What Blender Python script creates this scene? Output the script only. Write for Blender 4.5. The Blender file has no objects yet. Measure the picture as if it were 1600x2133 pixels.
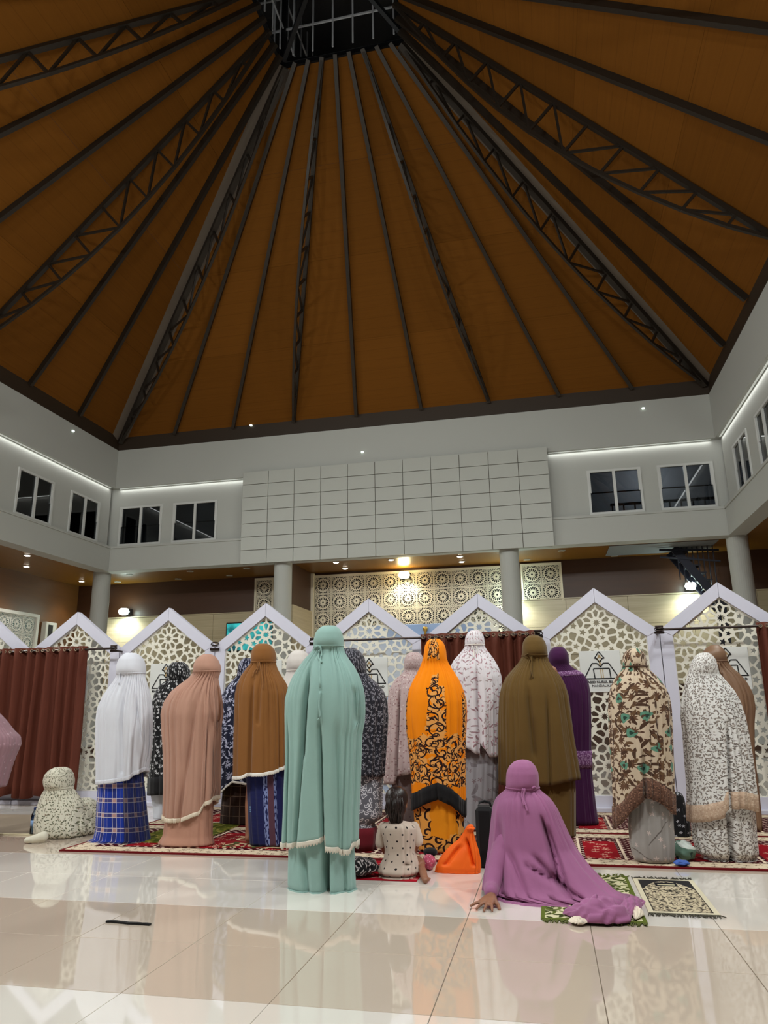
import bpy, bmesh, math, random
import numpy as np
from mathutils import Vector, Matrix, noise

# ------------------------------------------------------------------ camera
F, PITCH, YAW, ROLL, CH = 1516.73, math.radians(14.7646), math.radians(12.1194), math.radians(-0.9212), 1.12
def cam_axes():
    cy, sy, cp, sp = math.cos(YAW), math.sin(YAW), math.cos(PITCH), math.sin(PITCH)
    r = np.array([cy, sy, 0]); f = np.array([-sy, cy, 0]); u = np.array([0, 0, 1.])
    f2 = f*cp + u*sp; u2 = -f*sp + u*cp
    c, s = math.cos(ROLL), math.sin(ROLL)
    r3 = r*c + u2*s; u3 = -r*s + u2*c
    return np.array([r3, -u3, f2])
CM = cam_axes()
sc = bpy.context.scene
COL = sc.collection
cd = bpy.data.cameras.new('camera'); cd.sensor_fit = 'HORIZONTAL'; cd.sensor_width = 36; cd.lens = F/1600*36
cam = bpy.data.objects.new('camera', cd); COL.objects.link(cam)
mw = Matrix.Identity(4)
for i in range(3):
    mw[i][0], mw[i][1], mw[i][2] = CM[0][i], -CM[1][i], -CM[2][i]
mw[2][3] = CH
cam.matrix_world = mw; cd.clip_start = .05; cd.clip_end = 200
sc.camera = cam

# ------------------------------------------------------------------ world, exposure, added fill lamps
w = bpy.data.worlds.new('night'); sc.world = w; w.use_nodes = True
w.node_tree.nodes['Background'].inputs[0].default_value = (.010, .012, .018, 1)
w.node_tree.nodes['Background'].inputs[1].default_value = 1
sc.view_settings.view_transform = 'Standard'; sc.view_settings.look = 'None'
sc.view_settings.gamma = 1; sc.view_settings.use_curve_mapping = False
sc.view_settings.exposure = 0.2
sc.cycles.max_bounces = 7; sc.cycles.diffuse_bounces = 4; sc.cycles.glossy_bounces = 4
sc.cycles.transparent_max_bounces = 12; sc.cycles.sample_clamp_indirect = 6
X0, X1, Y0, Y1 = -11.77, 4.40, .3, 18.0        # the open atrium
ADDED_FLOODS = [((-8.2, .85, 7.7), (-6.5, 11, 1.5), 170), ((-3.7, .85, 7.7), (-3.0, 11, 1.5), 170), ((.8, .85, 7.7), (.2, 11, 1.5), 170),
          ((X0+.6, 5.0, 7.7), (-1.5, 7.0, 0), 150), ((X0+.6, 10.6, 7.7), (-1.0, 8.0, 1.), 150), ((X1-.6, 4.5, 7.7), (-3.5, 7.5, 0), 120), ((X1-.6, 9.0, 7.7), (-4.5, 8.0, 1.), 120)]
def aim(o, p, tgt):
    o.location = p; o.rotation_euler = (Vector(tgt)-Vector(p)).to_track_quat('-Z', 'Y').to_euler()
for p, t, e in ADDED_FLOODS:  # floodlights out of view, added to brighten the people and upper walls
    l = bpy.data.lights.new('added_flood_lamp', 'AREA'); l.shape = 'RECTANGLE'; l.size = .55; l.size_y = .4
    l.energy = e; l.color = (1, .985, .975); l.spread = math.radians(170)
    o = bpy.data.objects.new('added_flood_lamp', l); COL.objects.link(o)
    aim(o, p, t)
    o.location = Vector(p) + (Vector(t)-Vector(p)).normalized()*.11

# ------------------------------------------------------------------ pixel helpers (photo pixels to places)
def ray(x, y): return CM.T @ np.array([(x-800)/F, (y-1066.5)/F, 1.])
def atY(x, y, Y):
    d = ray(x, y); t = Y/d[1]; return np.array([0, 0, CH]) + d*t
def atZ(x, y, z=0.):
    d = ray(x, y); t = (z-CH)/d[2]; return np.array([0, 0, CH]) + d*t

# ------------------------------------------------------------------ object helpers
def link(o, parent=None):
    COL.objects.link(o)
    if parent: o.parent = parent
    return o
def tag(o, label=None, cat=None, group=None, kind=None):
    if label: o['label'] = label
    if cat: o['category'] = cat
    if group: o['group'] = group
    if kind: o['kind'] = kind
    return o
def empty(name, loc=(0, 0, 0), label=None, cat=None, group=None):
    o = bpy.data.objects.new(name, None); o.location = loc; o.empty_display_size = .1
    link(o); return tag(o, label, cat, group)
def mesh(name, vs, fs, mat=None, parent=None, smooth=False, uv=None, kind=None, local=None):
    me = bpy.data.meshes.new(name); me.from_pydata([tuple(v) for v in vs], [], fs); me.validate(); me.update()
    if mat: me.materials.append(mat)
    if smooth: me.polygons.foreach_set('use_smooth', [True]*len(me.polygons))
    if uv is not None:
        ul = me.uv_layers.new(name='UVMap')
        idx = np.empty(len(me.loops), dtype=np.int32); me.loops.foreach_get('vertex_index', idx)
        ul.data.foreach_set('uv', np.asarray(uv, dtype=np.float32)[idx].ravel())
    o = bpy.data.objects.new(name, me); link(o, parent)
    if parent is not None: o.matrix_parent_inverse = parent_inv(parent)
    if kind: o['kind'] = kind
    return o
def W(o):
    m = Matrix.LocRotScale(o.location, o.rotation_euler, o.scale)
    return W(o.parent) @ o.matrix_parent_inverse @ m if o.parent else m
def parent_inv(p): return W(p).inverted()
class MB:
    def __init__(s): s.v = []; s.f = []
    def add(s, vs, fs):
        n = len(s.v); s.v += [tuple(v) for v in vs]; s.f += [tuple(i+n for i in f) for f in fs]; return s
    def box(s, a, b):
        x0, y0, z0 = (min(a[i], b[i]) for i in range(3)); x1, y1, z1 = (max(a[i], b[i]) for i in range(3))
        return s.add([(x0,y0,z0),(x1,y0,z0),(x1,y1,z0),(x0,y1,z0),(x0,y0,z1),(x1,y0,z1),(x1,y1,z1),(x0,y1,z1)],
                     [(0,3,2,1),(4,5,6,7),(0,1,5,4),(1,2,6,5),(2,3,7,6),(3,0,4,7)])
    def cbox(s, a, b, c=.004):      # box with chamfered edges
        bm = bmesh.new(); m = MB().box(a, b)
        vv = [bm.verts.new(v) for v in m.v]
        for f in m.f: bm.faces.new([vv[i] for i in f])
        bmesh.ops.bevel(bm, geom=list(bm.edges), offset=c, segments=1, affect='EDGES', profile=.5)
        bm.verts.index_update()
        s.add([v.co[:] for v in bm.verts], [[v.index for v in f.verts] for f in bm.faces]); bm.free(); return s
    def prism(s, pts, y0, y1):      # outline in x,z between two depths
        n = len(pts); vs = [(x, y0, z) for x, z in pts] + [(x, y1, z) for x, z in pts]
        return s.add(vs, [tuple(range(n)), tuple(range(2*n-1, n-1, -1))] + [(i, i+n, (i+1) % n+n, (i+1) % n) for i in range(n)])
    def bar(s, p, q, w=.05, h=.05, up=(0, 0, 1)):
        p, q, up = Vector(p), Vector(q), Vector(up); d = (q-p).normalized()
        x = d.cross(up)
        x = x.normalized() if x.length > 1e-4 else Vector((1, 0, 0)); y = x.cross(d).normalized()
        vs = [c + x*(a*w/2) + y*(b*h/2) for c in (p, q) for a, b in ((-1,-1),(1,-1),(1,1),(-1,1))]
        return s.add(vs, [(0,1,2,3),(7,6,5,4),(0,4,5,1),(1,5,6,2),(2,6,7,3),(3,7,4,0)])
    def tube(s, pts, r, n=8, closed=False):
        pts = [Vector(p) for p in pts]; R = r if hasattr(r, '__len__') else [r]*len(pts); base = len(s.v); m = len(pts)
        for i, p in enumerate(pts):
            a = pts[i-1] if (i > 0 or closed) else p; b = pts[(i+1) % m] if (i < m-1 or closed) else p
            d = (b-a).normalized(); u = Vector((0, 0, 1)) if abs(d.z) < .9 else Vector((1, 0, 0))
            x = d.cross(u).normalized(); y = x.cross(d)
            s.v += [tuple(p + (x*math.cos(2*math.pi*k/n) + y*math.sin(2*math.pi*k/n))*R[i]) for k in range(n)]
        for i in range(m if closed else m-1):
            j = (i+1) % m
            s.f += [(base+i*n+k, base+i*n+(k+1) % n, base+j*n+(k+1) % n, base+j*n+k) for k in range(n)]
        if not closed: s.f += [tuple(base+k for k in reversed(range(n))), tuple(base+(m-1)*n+k for k in range(n))]
        return s
    def lathe(s, prof, c=(0, 0, 0), n=24):
        base = len(s.v)
        for r, z in prof: s.v += [(c[0]+r*math.cos(2*math.pi*k/n), c[1]+r*math.sin(2*math.pi*k/n), c[2]+z) for k in range(n)]
        for i in range(len(prof)-1):
            s.f += [(base+i*n+k, base+i*n+(k+1) % n, base+(i+1)*n+(k+1) % n, base+(i+1)*n+k) for k in range(n)]
        s.f += [tuple(base+k for k in reversed(range(n))), tuple(base+(len(prof)-1)*n+k for k in range(n))]
        return s
    def build(s, name, mat=None, parent=None, smooth=False, kind=None):
        return mesh(name, s.v, s.f, mat, parent, smooth, None, kind)
def inst(name, me, parent=None, loc=(0, 0, 0), rot=(0, 0, 0), scale=(1, 1, 1)):
    o = bpy.data.objects.new(name, me); link(o, parent); o.location = loc; o.rotation_euler = rot; o.scale = scale
    if parent is not None: o.matrix_parent_inverse = parent_inv(parent)
    return o
def curve_mesh(name, polys, extrude, mat=None):      # flat plate with holes: first outline, then holes (x, z) -> XZ plane
    cu = bpy.data.curves.new(name, 'CURVE'); cu.dimensions = '2D'; cu.fill_mode = 'BOTH'; cu.extrude = extrude
    for p in polys:
        sp = cu.splines.new('POLY'); sp.points.add(len(p)-1); sp.use_cyclic_u = True
        for i, (x, z) in enumerate(p): sp.points[i].co = (x, z, 0, 1)
    return to_mesh(cu, name, mat)
def to_mesh(cu, name, mat):
    o = bpy.data.objects.new(name, cu); COL.objects.link(o)
    dg = bpy.context.evaluated_depsgraph_get(); dg.update()
    me = bpy.data.meshes.new_from_object(o.evaluated_get(dg)); me.name = name
    bpy.data.objects.remove(o); bpy.data.curves.remove(cu)
    me.transform(Matrix.Rotation(math.pi/2, 4, 'X')); me.materials.clear()
    if mat: me.materials.append(mat)
    return me
def text_mesh(txt, size, mat, ext=.002, bold=0.):
    cu = bpy.data.curves.new('lettering', 'FONT'); cu.body = txt; cu.size = size; cu.extrude = ext
    cu.offset = bold; cu.align_x = 'CENTER'; cu.align_y = 'CENTER'
    return to_mesh(cu, 'lettering', mat)

# ------------------------------------------------------------------ node helpers
class N:
    """a node socket with arithmetic"""
    def __init__(s, nt, k): s.nt = nt; s.k = k
    def m(s, op, *a):
        n = s.nt.nodes.new('ShaderNodeMath'); n.operation = op
        for i, x in enumerate((s,)+a):
            if isinstance(x, N): s.nt.links.new(x.k, n.inputs[i])
            else: n.inputs[i].default_value = x
        return N(s.nt, n.outputs[0])
    def __add__(s, o): return s.m('ADD', o)
    __radd__ = __add__
    def __sub__(s, o): return s.m('SUBTRACT', o)
    def __rsub__(s, o): return (s*-1.)+o
    def __mul__(s, o): return s.m('MULTIPLY', o)
    __rmul__ = __mul__
    def __truediv__(s, o): return s.m('DIVIDE', o)
    def lt(s, o): return s.m('LESS_THAN', o)
    def gt(s, o): return s.m('GREATER_THAN', o)
    def frac(s): return s.m('FRACT')
    def abs(s): return s.m('ABSOLUTE')
    def sin(s): return s.m('SINE')
    def cos(s): return s.m('COSINE')
    def maxi(s, o): return s.m('MAXIMUM', o)
    def mini(s, o): return s.m('MINIMUM', o)
    def between(s, a, b): return s.gt(a)*s.lt(b)
def L(c):
    f = lambda v: (v/255/12.92) if v/255 <= .04045 else ((v/255+.055)/1.055)**2.4
    return (f(c[0]), f(c[1]), f(c[2]), 1)
class NB:
    def __init__(s, nt):
        s.nt = nt; s.tc = nt.nodes.new('ShaderNodeTexCoord')
    def vec(s, x, y, z=0.):
        n = s.nt.nodes.new('ShaderNodeCombineXYZ')
        for i, a in enumerate((x, y, z)):
            if isinstance(a, N): s.nt.links.new(a.k, n.inputs[i])
            else: n.inputs[i].default_value = a
        return n.outputs[0]
    def sep(s, sock):
        n = s.nt.nodes.new('ShaderNodeSeparateXYZ'); s.nt.links.new(sock, n.inputs[0]); return [N(s.nt, n.outputs[i]) for i in range(3)]
    def uv(s): return s.sep(s.tc.outputs['UV'])[:2]
    def pos(s): return s.sep(s.tc.outputs['Object'])
    def noise(s, v, scale=5, detail=2, rough=.5):
        n = s.nt.nodes.new('ShaderNodeTexNoise'); s.nt.links.new(v, n.inputs['Vector'])
        n.inputs['Scale'].default_value = scale; n.inputs['Detail'].default_value = detail; n.inputs['Roughness'].default_value = rough
        return N(s.nt, n.outputs['Fac'] if 'Fac' in n.outputs else n.outputs[0])
    def voro(s, u, v, scale, rnd=1.):
        n = s.nt.nodes.new('ShaderNodeTexVoronoi'); n.voronoi_dimensions = '2D'
        s.nt.links.new(s.vec(u, v), n.inputs['Vector']); n.inputs['Scale'].default_value = scale; n.inputs['Randomness'].default_value = rnd
        p = s.sep(n.outputs['Position']); c = s.sep(n.outputs['Color'])
        return N(s.nt, n.outputs['Distance']), (u-p[0])*scale, (v-p[1])*scale, c
    def flower(s, u, v, scale, petals, r, rnd=1., depth=.4, pick=None):
        d, x, y, c = s.voro(u, v, scale, rnd)
        th = y.m('ARCTAN2', x) + c[0]*6.28
        f = d.lt((th*petals).cos()*(r*depth) + r*(1-depth))
        return (f*c[1].lt(pick)) if pick else f
    def leaf(s, u, v, scale, a, b, rnd=1., pick=None):      # slim leaves turned every way
        d, x, y, c = s.voro(u, v, scale, rnd)
        t = c[0]*6.28; ct, st = t.cos(), t.sin()
        p = (x*ct + y*st)/a; q = (y*ct - x*st)/b + p*p*.8 - .3
        f = (p*p + q*q).lt(1.)
        return (f*c[1].lt(pick)) if pick else f
    def spiral(s, u, v, scale, turns=2.4, width=.3, r=.5, rnd=.9):
        d, x, y, c = s.voro(u, v, scale, rnd)
        sg = c[2].gt(.5)*2.-1.
        th = y.m('ARCTAN2', x)*sg/6.2832 + d*turns + c[0]
        return th.frac().lt(width)*d.lt(r)*d.gt(.05)
    def mix(s, f, a, b):
        n = s.nt.nodes.new('ShaderNodeMix'); n.data_type = 'RGBA'; n.clamp_factor = True
        for k, x in ((0, f), (6, a), (7, b)):
            if isinstance(x, N): s.nt.links.new(x.k, n.inputs[k])
            elif k == 0: n.inputs[0].default_value = x
            else: n.inputs[k].default_value = L(x) if len(x) == 3 else x
        return N(s.nt, n.outputs[2])
MATS = {}
def mat(name, col=(200, 200, 200), rough=.6, metal=0., spec=.5, fn=None, emit=0, ecol=None, bump=None, sheen=0., coat=0.):
    m = bpy.data.materials.new(name); m.use_nodes = True; nt = m.node_tree; b = nt.nodes['Principled BSDF']
    b.inputs['Base Color'].default_value = L(col); b.inputs['Roughness'].default_value = rough
    b.inputs['Metallic'].default_value = metal; b.inputs['Specular IOR Level'].default_value = spec
    if sheen: b.inputs['Sheen Weight'].default_value = sheen
    if coat: b.inputs['Coat Weight'].default_value = coat; b.inputs['Coat Roughness'].default_value = .03
    nb = NB(nt)
    if fn:
        c = fn(nb); nt.links.new(c.k, b.inputs['Base Color'])
    if emit:
        b.inputs['Emission Strength'].default_value = emit; b.inputs['Emission Color'].default_value = L(ecol or col)
        if fn and not ecol: nt.links.new(c.k, b.inputs['Emission Color'])
    if bump:
        scale, strength, dist = bump
        h = nb.noise(nb.tc.outputs['Object'], scale, 3)
        n = nt.nodes.new('ShaderNodeBump'); n.inputs['Strength'].default_value = strength; n.inputs['Distance'].default_value = dist
        nt.links.new(h.k, n.inputs['Height']); nt.links.new(n.outputs[0], b.inputs['Normal'])
    MATS[name] = m; return m
def cloth(name, col, fn=None, rough=.85, sheen=.15):
    return mat(name, col, rough, spec=.2, fn=fn, sheen=sheen, bump=(55, .12, .006))

# ------------------------------------------------------------------ materials of the place
white_paint = mat('white_paint', (176, 175, 168), .75, bump=(8, .03, .01))
beam_paint = mat('beam_paint', (175, 175, 169), .7)
clad_white = mat('white_cladding', (174, 174, 166), .45)
joint_dark = mat('dark_joint', (120, 114, 104), .9)
def wood_fn(c0, c1, axis, stretch=14.):
    def fn(nb):
        x, y, z = nb.pos(); a = [x, y, z]
        v = nb.vec(*[(q*(1. if i == axis else stretch)) for i, q in enumerate(a)])
        g = nb.noise(v, .9, 5, .65); h = nb.noise(nb.tc.outputs['Object'], .35, 2)
        return nb.mix((g*.75+h*.5-.15), c0, c1)
    return fn
def ply_fn(ax):
    def fn(nb):
        x, y, z = nb.pos(); oi = nb.nt.nodes.new('ShaderNodeObjectInfo'); r = N(nb.nt, oi.outputs['Random'])
        along = x if ax == 0 else y
        v = nb.vec(along*.8, z*22., r*9.)
        g = nb.noise(v, 1., 4, .6)
        board = ((z*5.2).frac()).lt(.05)
        c = nb.mix(g*.6+r*.4, (94, 56, 14), (116, 71, 22))
        return nb.mix(board*.22, c, (70, 40, 8))
    return fn
ply_back, ply_side = mat('plywood_across', rough=.8, spec=.08, fn=ply_fn(0)), mat('plywood_along', rough=.8, spec=.08, fn=ply_fn(1))
wood_dark = mat('dark_wood_cladding', rough=.45, fn=wood_fn((56, 32, 18), (80, 48, 26), 0, 9.))
wood_side = mat('side_wood_cladding', rough=.45, fn=wood_fn((84, 50, 18), (118, 74, 28), 1, 9.))
wood_ceil = mat('wood_ceiling', rough=.35, fn=wood_fn((104, 66, 9), (134, 90, 32), 1, 12.))
wood_fascia = mat('dark_fascia', (46, 32, 17), .6)
steel = mat('dark_steel', (44, 36, 28), .45, .35)
steel_black = mat('black_steel', (22, 22, 24), .4, .5)
hip_grey = mat('grey_hip_board', (92, 80, 68), .6)
muntin = mat('pale_muntin', (165, 165, 168), .4)
def trav(nb):
    x, y, z = nb.pos()
    g = nb.noise(nb.vec(x*.5, y*.5, z*9.), 1.2, 5, .65)
    f = nb.noise(nb.vec(x*.8, y*.8, z*42.), 1., 2)
    return nb.mix(g*.8+f*.3-.1, (150, 132, 98), (214, 202, 172))
travertine = mat('striped_travertine', rough=.3, fn=trav)
alu = mat('white_window_frame', (196, 196, 192), .4)
def glass(name, tint, rough=.02, trans=.5, refl=.6):
    m = bpy.data.materials.new(name); m.use_nodes = True; nt = m.node_tree; nt.nodes.clear()
    o = nt.nodes.new('ShaderNodeOutputMaterial'); t = nt.nodes.new('ShaderNodeBsdfTransparent'); g = nt.nodes.new('ShaderNodeBsdfGlossy')
    t.inputs[0].default_value = tuple(x*trans for x in L(tint)[:3])+(1,); g.inputs['Roughness'].default_value = rough
    fr = nt.nodes.new('ShaderNodeFresnel'); fr.inputs[0].default_value = 1.45
    k = nt.nodes.new('ShaderNodeMixShader'); nt.links.new(fr.outputs[0], k.inputs[0]); nt.links.new(t.outputs[0], k.inputs[1]); nt.links.new(g.outputs[0], k.inputs[2])
    nt.links.new(k.outputs[0], o.inputs[0]); return m
dark_glass = glass('tinted_window_glass', (232, 238, 244), .02, .55)
clear_glass = glass('clear_acrylic', (250, 250, 250), .03, .95)
corridor_grey = mat('corridor_grey', (120, 122, 124), .8)
lattice_cream = mat('cream_lattice', (226, 216, 192), .6)
lattice_white = mat('white_lattice', (222, 220, 210), .55)
lattice_backing = mat('dark_backing', (24, 20, 17), .7)
frame_lilac = mat('lilac_white_frame', (206, 204, 218), .45)
lamp_white = mat('lit_lamp_glass', (235, 255, 250), .4, emit=60, ecol=(225, 255, 246))
lamp_warm = mat('warm_lamp_glass', (255, 244, 200), .4, emit=45, ecol=(255, 238, 180))
spot_white = mat('lit_downlight', (255, 250, 240), .4, emit=30, ecol=(255, 246, 230))
spot_off = mat('unlit_downlight', (150, 140, 125), .5)
spot_dim = mat('dim_spot', (220, 235, 225), .4, emit=1.6, ecol=(220, 240, 228))
cove_glow = mat('cove_strip', (240, 245, 240), .4, emit=.12, ecol=(238, 244, 238))
lamp_body = mat('grey_lamp_body', (70, 70, 72), .4, .5)

def sbox(mb, side, s0, s1, d0, d1, z0, z1):      # box along one side of the atrium; d runs outwards
    if side == 'back': mb.box((s0, Y1+d0, z0), (s1, Y1+d1, z1))
    elif side == 'front': mb.box((s0, Y0-d0, z0), (s1, Y0-d1, z1))
    elif side == 'left': mb.box((X0-d0, s0, z0), (X0-d1, s1, z1))
    else: mb.box((X1+d0, s0, z0), (X1+d1, s1, z1))
ZB, ZE = 4.82, 8.40
WIN = {'back': [(-11.62, -10.29), (-9.96, -8.62), (1.32, 2.61), (2.99, 4.28)],
       'left': [(12.2, 13.52), (14.2, 15.52), (16.2, 17.5)], 'right': [(12.2, 13.4), (14.14, 15.22), (15.9, 17.1)], 'front': []}
RNG = {'back': (X0, X1), 'front': (X0, X1), 'left': (Y0, Y1), 'right': (Y0, Y1)}
wn = 0
for side in ('back', 'left', 'right', 'front'):
    a, b = RNG[side]; mb = MB(); e = .4 if side in ('back', 'front') else 0.
    sbox(mb, side, a-e, b+e, 0, .4, ZB, 5.46)                 # beam
    sbox(mb, side, a-e, b+e, -.03, .02, 5.46, 5.52)           # sill line
    sbox(mb, side, a-e, b+e, -.02, .4, 7.24, ZE)              # band below the roof
    ops = sorted(WIN[side]); z0, z1 = 5.55, 6.69; q = a-e
    sbox(mb, side, a-e, b+e, .12, .3, z1, 7.24); sbox(mb, side, a-e, b+e, .12, .3, 5.46, z0)
    for o0, o1 in ops+[(b+e, b+e)]:
        if o0 > q: sbox(mb, side, q, o0, .12, .3, z0, z1)
        q = o1
    wl = mb.build('wall_'+side, beam_paint, kind='structure')
    if side != 'front':
        for q0, q1 in ([(a+.1, -7.8), (.42, b-.1)] if side == 'back' else [(a+.1, b-.1)]):
            m2 = MB(); sbox(m2, side, q0, q1, .06, .10, 7.225, 7.245); m2.build('cove_light', cove_glow, wl)
            l = bpy.data.lights.new('cove_lamp', 'AREA'); l.shape = 'RECTANGLE'; l.size = q1-q0; l.size_y = .05; l.energy = 1.1*(q1-q0); l.color = (.97, 1, .97)
            o = bpy.data.objects.new('cove_lamp', l); mid = (q0+q1)/2
            o.location = {'back': (mid, Y1+.07, 7.21), 'left': (X0-.07, mid, 7.21), 'right': (X1+.07, mid, 7.21)}[side]
            o.rotation_euler = (0, 0, 0 if side == 'back' else math.pi/2); link(o, wl)
    for o0, o1 in ops:
        wn += 1; fr = MB(); t = .055; mid = (o0+o1)/2
        for p in ((o0, o0+t, z0, z1), (o1-t, o1, z0, z1), (mid-.035, mid+.035, z0+t, z1-t), (o0+t, o1-t, z0, z0+t), (o0+t, o1-t, z1-t, z1)):
            sbox(fr, side, p[0], p[1], .09, .19, p[2], p[3])
        zc = z0+.56
        for p in ((o0+t, o0+t+.025, zc, z1-t), (o1-t-.025, o1-t, zc, z1-t)): sbox(fr, side, p[0], p[1], .10, .17, p[2], p[3])
        f = fr.build('window_%d' % wn, alu, kind='structure')
        for s0, s1 in ((o0+t, mid-.035), (mid+.035, o1-t)):
            g = MB(); sbox(g, side, s0, s1, .13, .14, z0+t, z1-t); g.build('pane', dark_glass, f)
            r = MB(); sbox(r, side, s0, s1, .145, .16, zc-.015, zc+.015); r.build('reflection_line', steel_black, f)  # thin strip standing in for the faint reflection across each pane
# corridors behind the upper windows
mb = MB(); mb.box((-14.6, 20.2, 4.95), (7.4, 20.4, 7.6)); mb.box((-14.6, 18.4, 7.3), (7.4, 20.4, 7.5)); mb.box((-14.6, 18.4, 4.95), (7.4, 20.2, 5.05))
mb.build('wall_upper_corridor', corridor_grey, kind='structure')
mb = MB(); mb.box((-14.4, Y0, 4.95), (-14.2, 18.4, 7.6)); mb.box((-14.4, Y0, 7.3), (X0-.4, 18.4, 7.5)); mb.box((7.0, Y0, 4.95), (7.2, 18.4, 7.6)); mb.box((X1+.4, Y0, 7.3), (7.2, 18.4, 7.5))
mb.build('wall_upper_side_corridor', corridor_grey, kind='structure')
for q in ((-10., 19.3, 7.28), (3.1, 19.3, 7.28)):  # lamps added so the corridor does not go black behind the panes
    r = empty('added_corridor_lamp', q, 'added round ceiling lamp brightening the upper corridor behind the '+('left' if q[0] < 0 else 'right')+' windows', 'lamp')
    MB().lathe([(.12, 0), (.14, -.02), (.10, -.05)], q, 20).build('shade', spot_dim, r)
    l = bpy.data.lights.new('added_corridor_bulb', 'POINT'); l.energy = 2.5 if q[0] < 0 else 60; l.shadow_soft_size = .1
    o = bpy.data.objects.new('added_corridor_bulb', l); link(o, r); o.matrix_parent_inverse = parent_inv(r); o.location = (q[0], q[1], q[2]-.12)
rl = empty('corridor_railing', (3.2, 19, 5.05), 'black metal railing seen through the two right upper windows', 'railing')
mb = MB(); mb.bar((1.9, 19, 6.0), (5.2, 19, 6.0), .06, .06); mb.build('top_rail', steel_black, rl)
for i in range(12):
    m = MB().bar((1.95+i*.28, 19, 5.05), (1.95+i*.28, 19, 6.0), .035, .035); m.build('baluster', steel_black, rl)

# panelled box above the prayer niche
bx = MB().box((-7.75, 17.90, 4.79), (.36, 18.0, 7.33)).build('wall_niche_fascia', joint_dark, kind='structure')
e0, e1 = atY(508, 983, 17.86), atY(1157, 1141, 17.86)
xa, xb, za, zb = -7.79, .40, 4.775, 7.345
for i in range(11):
    for j in range(7):
        p = MB().cbox((xa+(xb-xa)*i/11+.0065, 17.86, za+(zb-za)*j/7+.0065), (xa+(xb-xa)*(i+1)/11-.0065, 17.90, za+(zb-za)*(j+1)/7-.0065), .003)
        p.build('panel', clad_white, bx)

# roof: four sloped faces between the eaves and the skylight curb
SZ, SX0, SX1, SYB = 14.6, -4.69, -2.0, 12.13
SYF = SYB-(SX1-SX0)
ZR = 8.78
fas = MB()
for side in ('back', 'left', 'right', 'front'):
    a, b = RNG[side]; e = .05 if side in ('back', 'front') else 0
    sbox(fas, side, a-e, b+e, 0, .05, ZE, ZR+.04)
    sbox(fas, side, a-e, b+e, -.03, .0, ZE-.02, ZE+.02)
roof = fas.build('ceiling_roof', wood_fascia, kind='structure')
NBAY = 9
def lerp(a, b, t): return a+(b-a)*t
edges = {'back': ((Vector((X0, Y1, ZR)), Vector((X1, Y1, ZR))), (Vector((SX0, SYB, SZ)), Vector((SX1, SYB, SZ)))),
         'right': ((Vector((X1, Y1, ZR)), Vector((X1, Y0, ZR))), (Vector((SX1, SYB, SZ)), Vector((SX1, SYF, SZ)))),
         'front': ((Vector((X1, Y0, ZR)), Vector((X0, Y0, ZR))), (Vector((SX1, SYF, SZ)), Vector((SX0, SYF, SZ)))),
         'left': ((Vector((X0, Y0, ZR)), Vector((X0, Y1, ZR))), (Vector((SX0, SYF, SZ)), Vector((SX0, SYB, SZ))))}
def truss(e, s, nrm, depth, wid=.095):
    t = MB().bar(e, s, wid, wid, nrm).build('truss', steel, roof)
    lo = lambda k: e.lerp(s, k) + nrm*depth*(math.sin(math.pi*min(1, k*1.02))**.85 if 0 < k < 1 else 0)
    ks = [i/11 for i in range(12)]
    mb = MB()
    for i in range(11): mb.bar(lo(ks[i]), lo(ks[i+1]), .062, .062, nrm)
    mb.build('bottom_chord', steel, t)
    for i in range(1, 11):
        MB().bar(e.lerp(s, ks[i]), lo(ks[i]), .05, .05, (s-e).normalized()).build('strut', steel, t)
        j = i+1 if i < 5 else i
        a, b = (e.lerp(s, ks[i]), lo(ks[i+1])) if i < 5 else (lo(ks[i]), e.lerp(s, ks[i+1]))
        if 0 < i < 10: MB().bar(a, b, .042, .042, (s-e).normalized()).build('brace', steel, t)
    return t
for side, ((ea, eb), (sa, sb)) in edges.items():
    nrm = (eb-ea).cross(sa-ea).normalized()
    if nrm.z > 0: nrm = -nrm
    pm = ply_back if side in ('back', 'front') else ply_side
    for i in range(NBAY):
        e0, e1 = ea.lerp(eb, i/NBAY), ea.lerp(eb, (i+1)/NBAY); s0, s1 = sa.lerp(sb, i/NBAY), sa.lerp(sb, (i+1)/NBAY)
        for k in range(4):
            t0, t1 = k/4, (k+1)/4-.0004
            q = [e0.lerp(s0, t0), e1.lerp(s1, t0), e1.lerp(s1, t1), e0.lerp(s0, t1)]
            up = -nrm*.03
            vs = q+[v+up for v in q]
            mesh('ceiling_panel', vs, [(3, 2, 1, 0), (4, 5, 6, 7), (0, 1, 5, 4), (1, 2, 6, 5), (2, 3, 7, 6), (3, 0, 4, 7)], pm, roof)
    for i in range(1, NBAY):
        e, s = ea.lerp(eb, i/NBAY)+nrm*.07, sa.lerp(sb, i/NBAY)+nrm*.07
        if i in (3, 6): truss(e, s, nrm, .74)
        else: MB().bar(e, s, .085, .13, nrm).build('rafter', steel, roof)
for e, s, d in ((edges['back'][0][0], edges['back'][1][0], (1, -1)), (edges['back'][0][1], edges['back'][1][1], (-1, -1)),
                (edges['front'][0][0], edges['front'][1][0], (-1, 1)), (edges['front'][0][1], edges['front'][1][1], (1, 1))):
    ax = (s-e).normalized(); side_v = ax.cross(Vector((0, 0, 1))).normalized(); nrm = side_v.cross(ax).normalized()
    if nrm.z > 0: nrm = -nrm
    MB().bar(e+nrm*.10, s+nrm*.10, .62, .03, nrm).build('hip_board', hip_grey, roof)
    truss(e+nrm*.2, s+nrm*.16, nrm, .75, .13)
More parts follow.
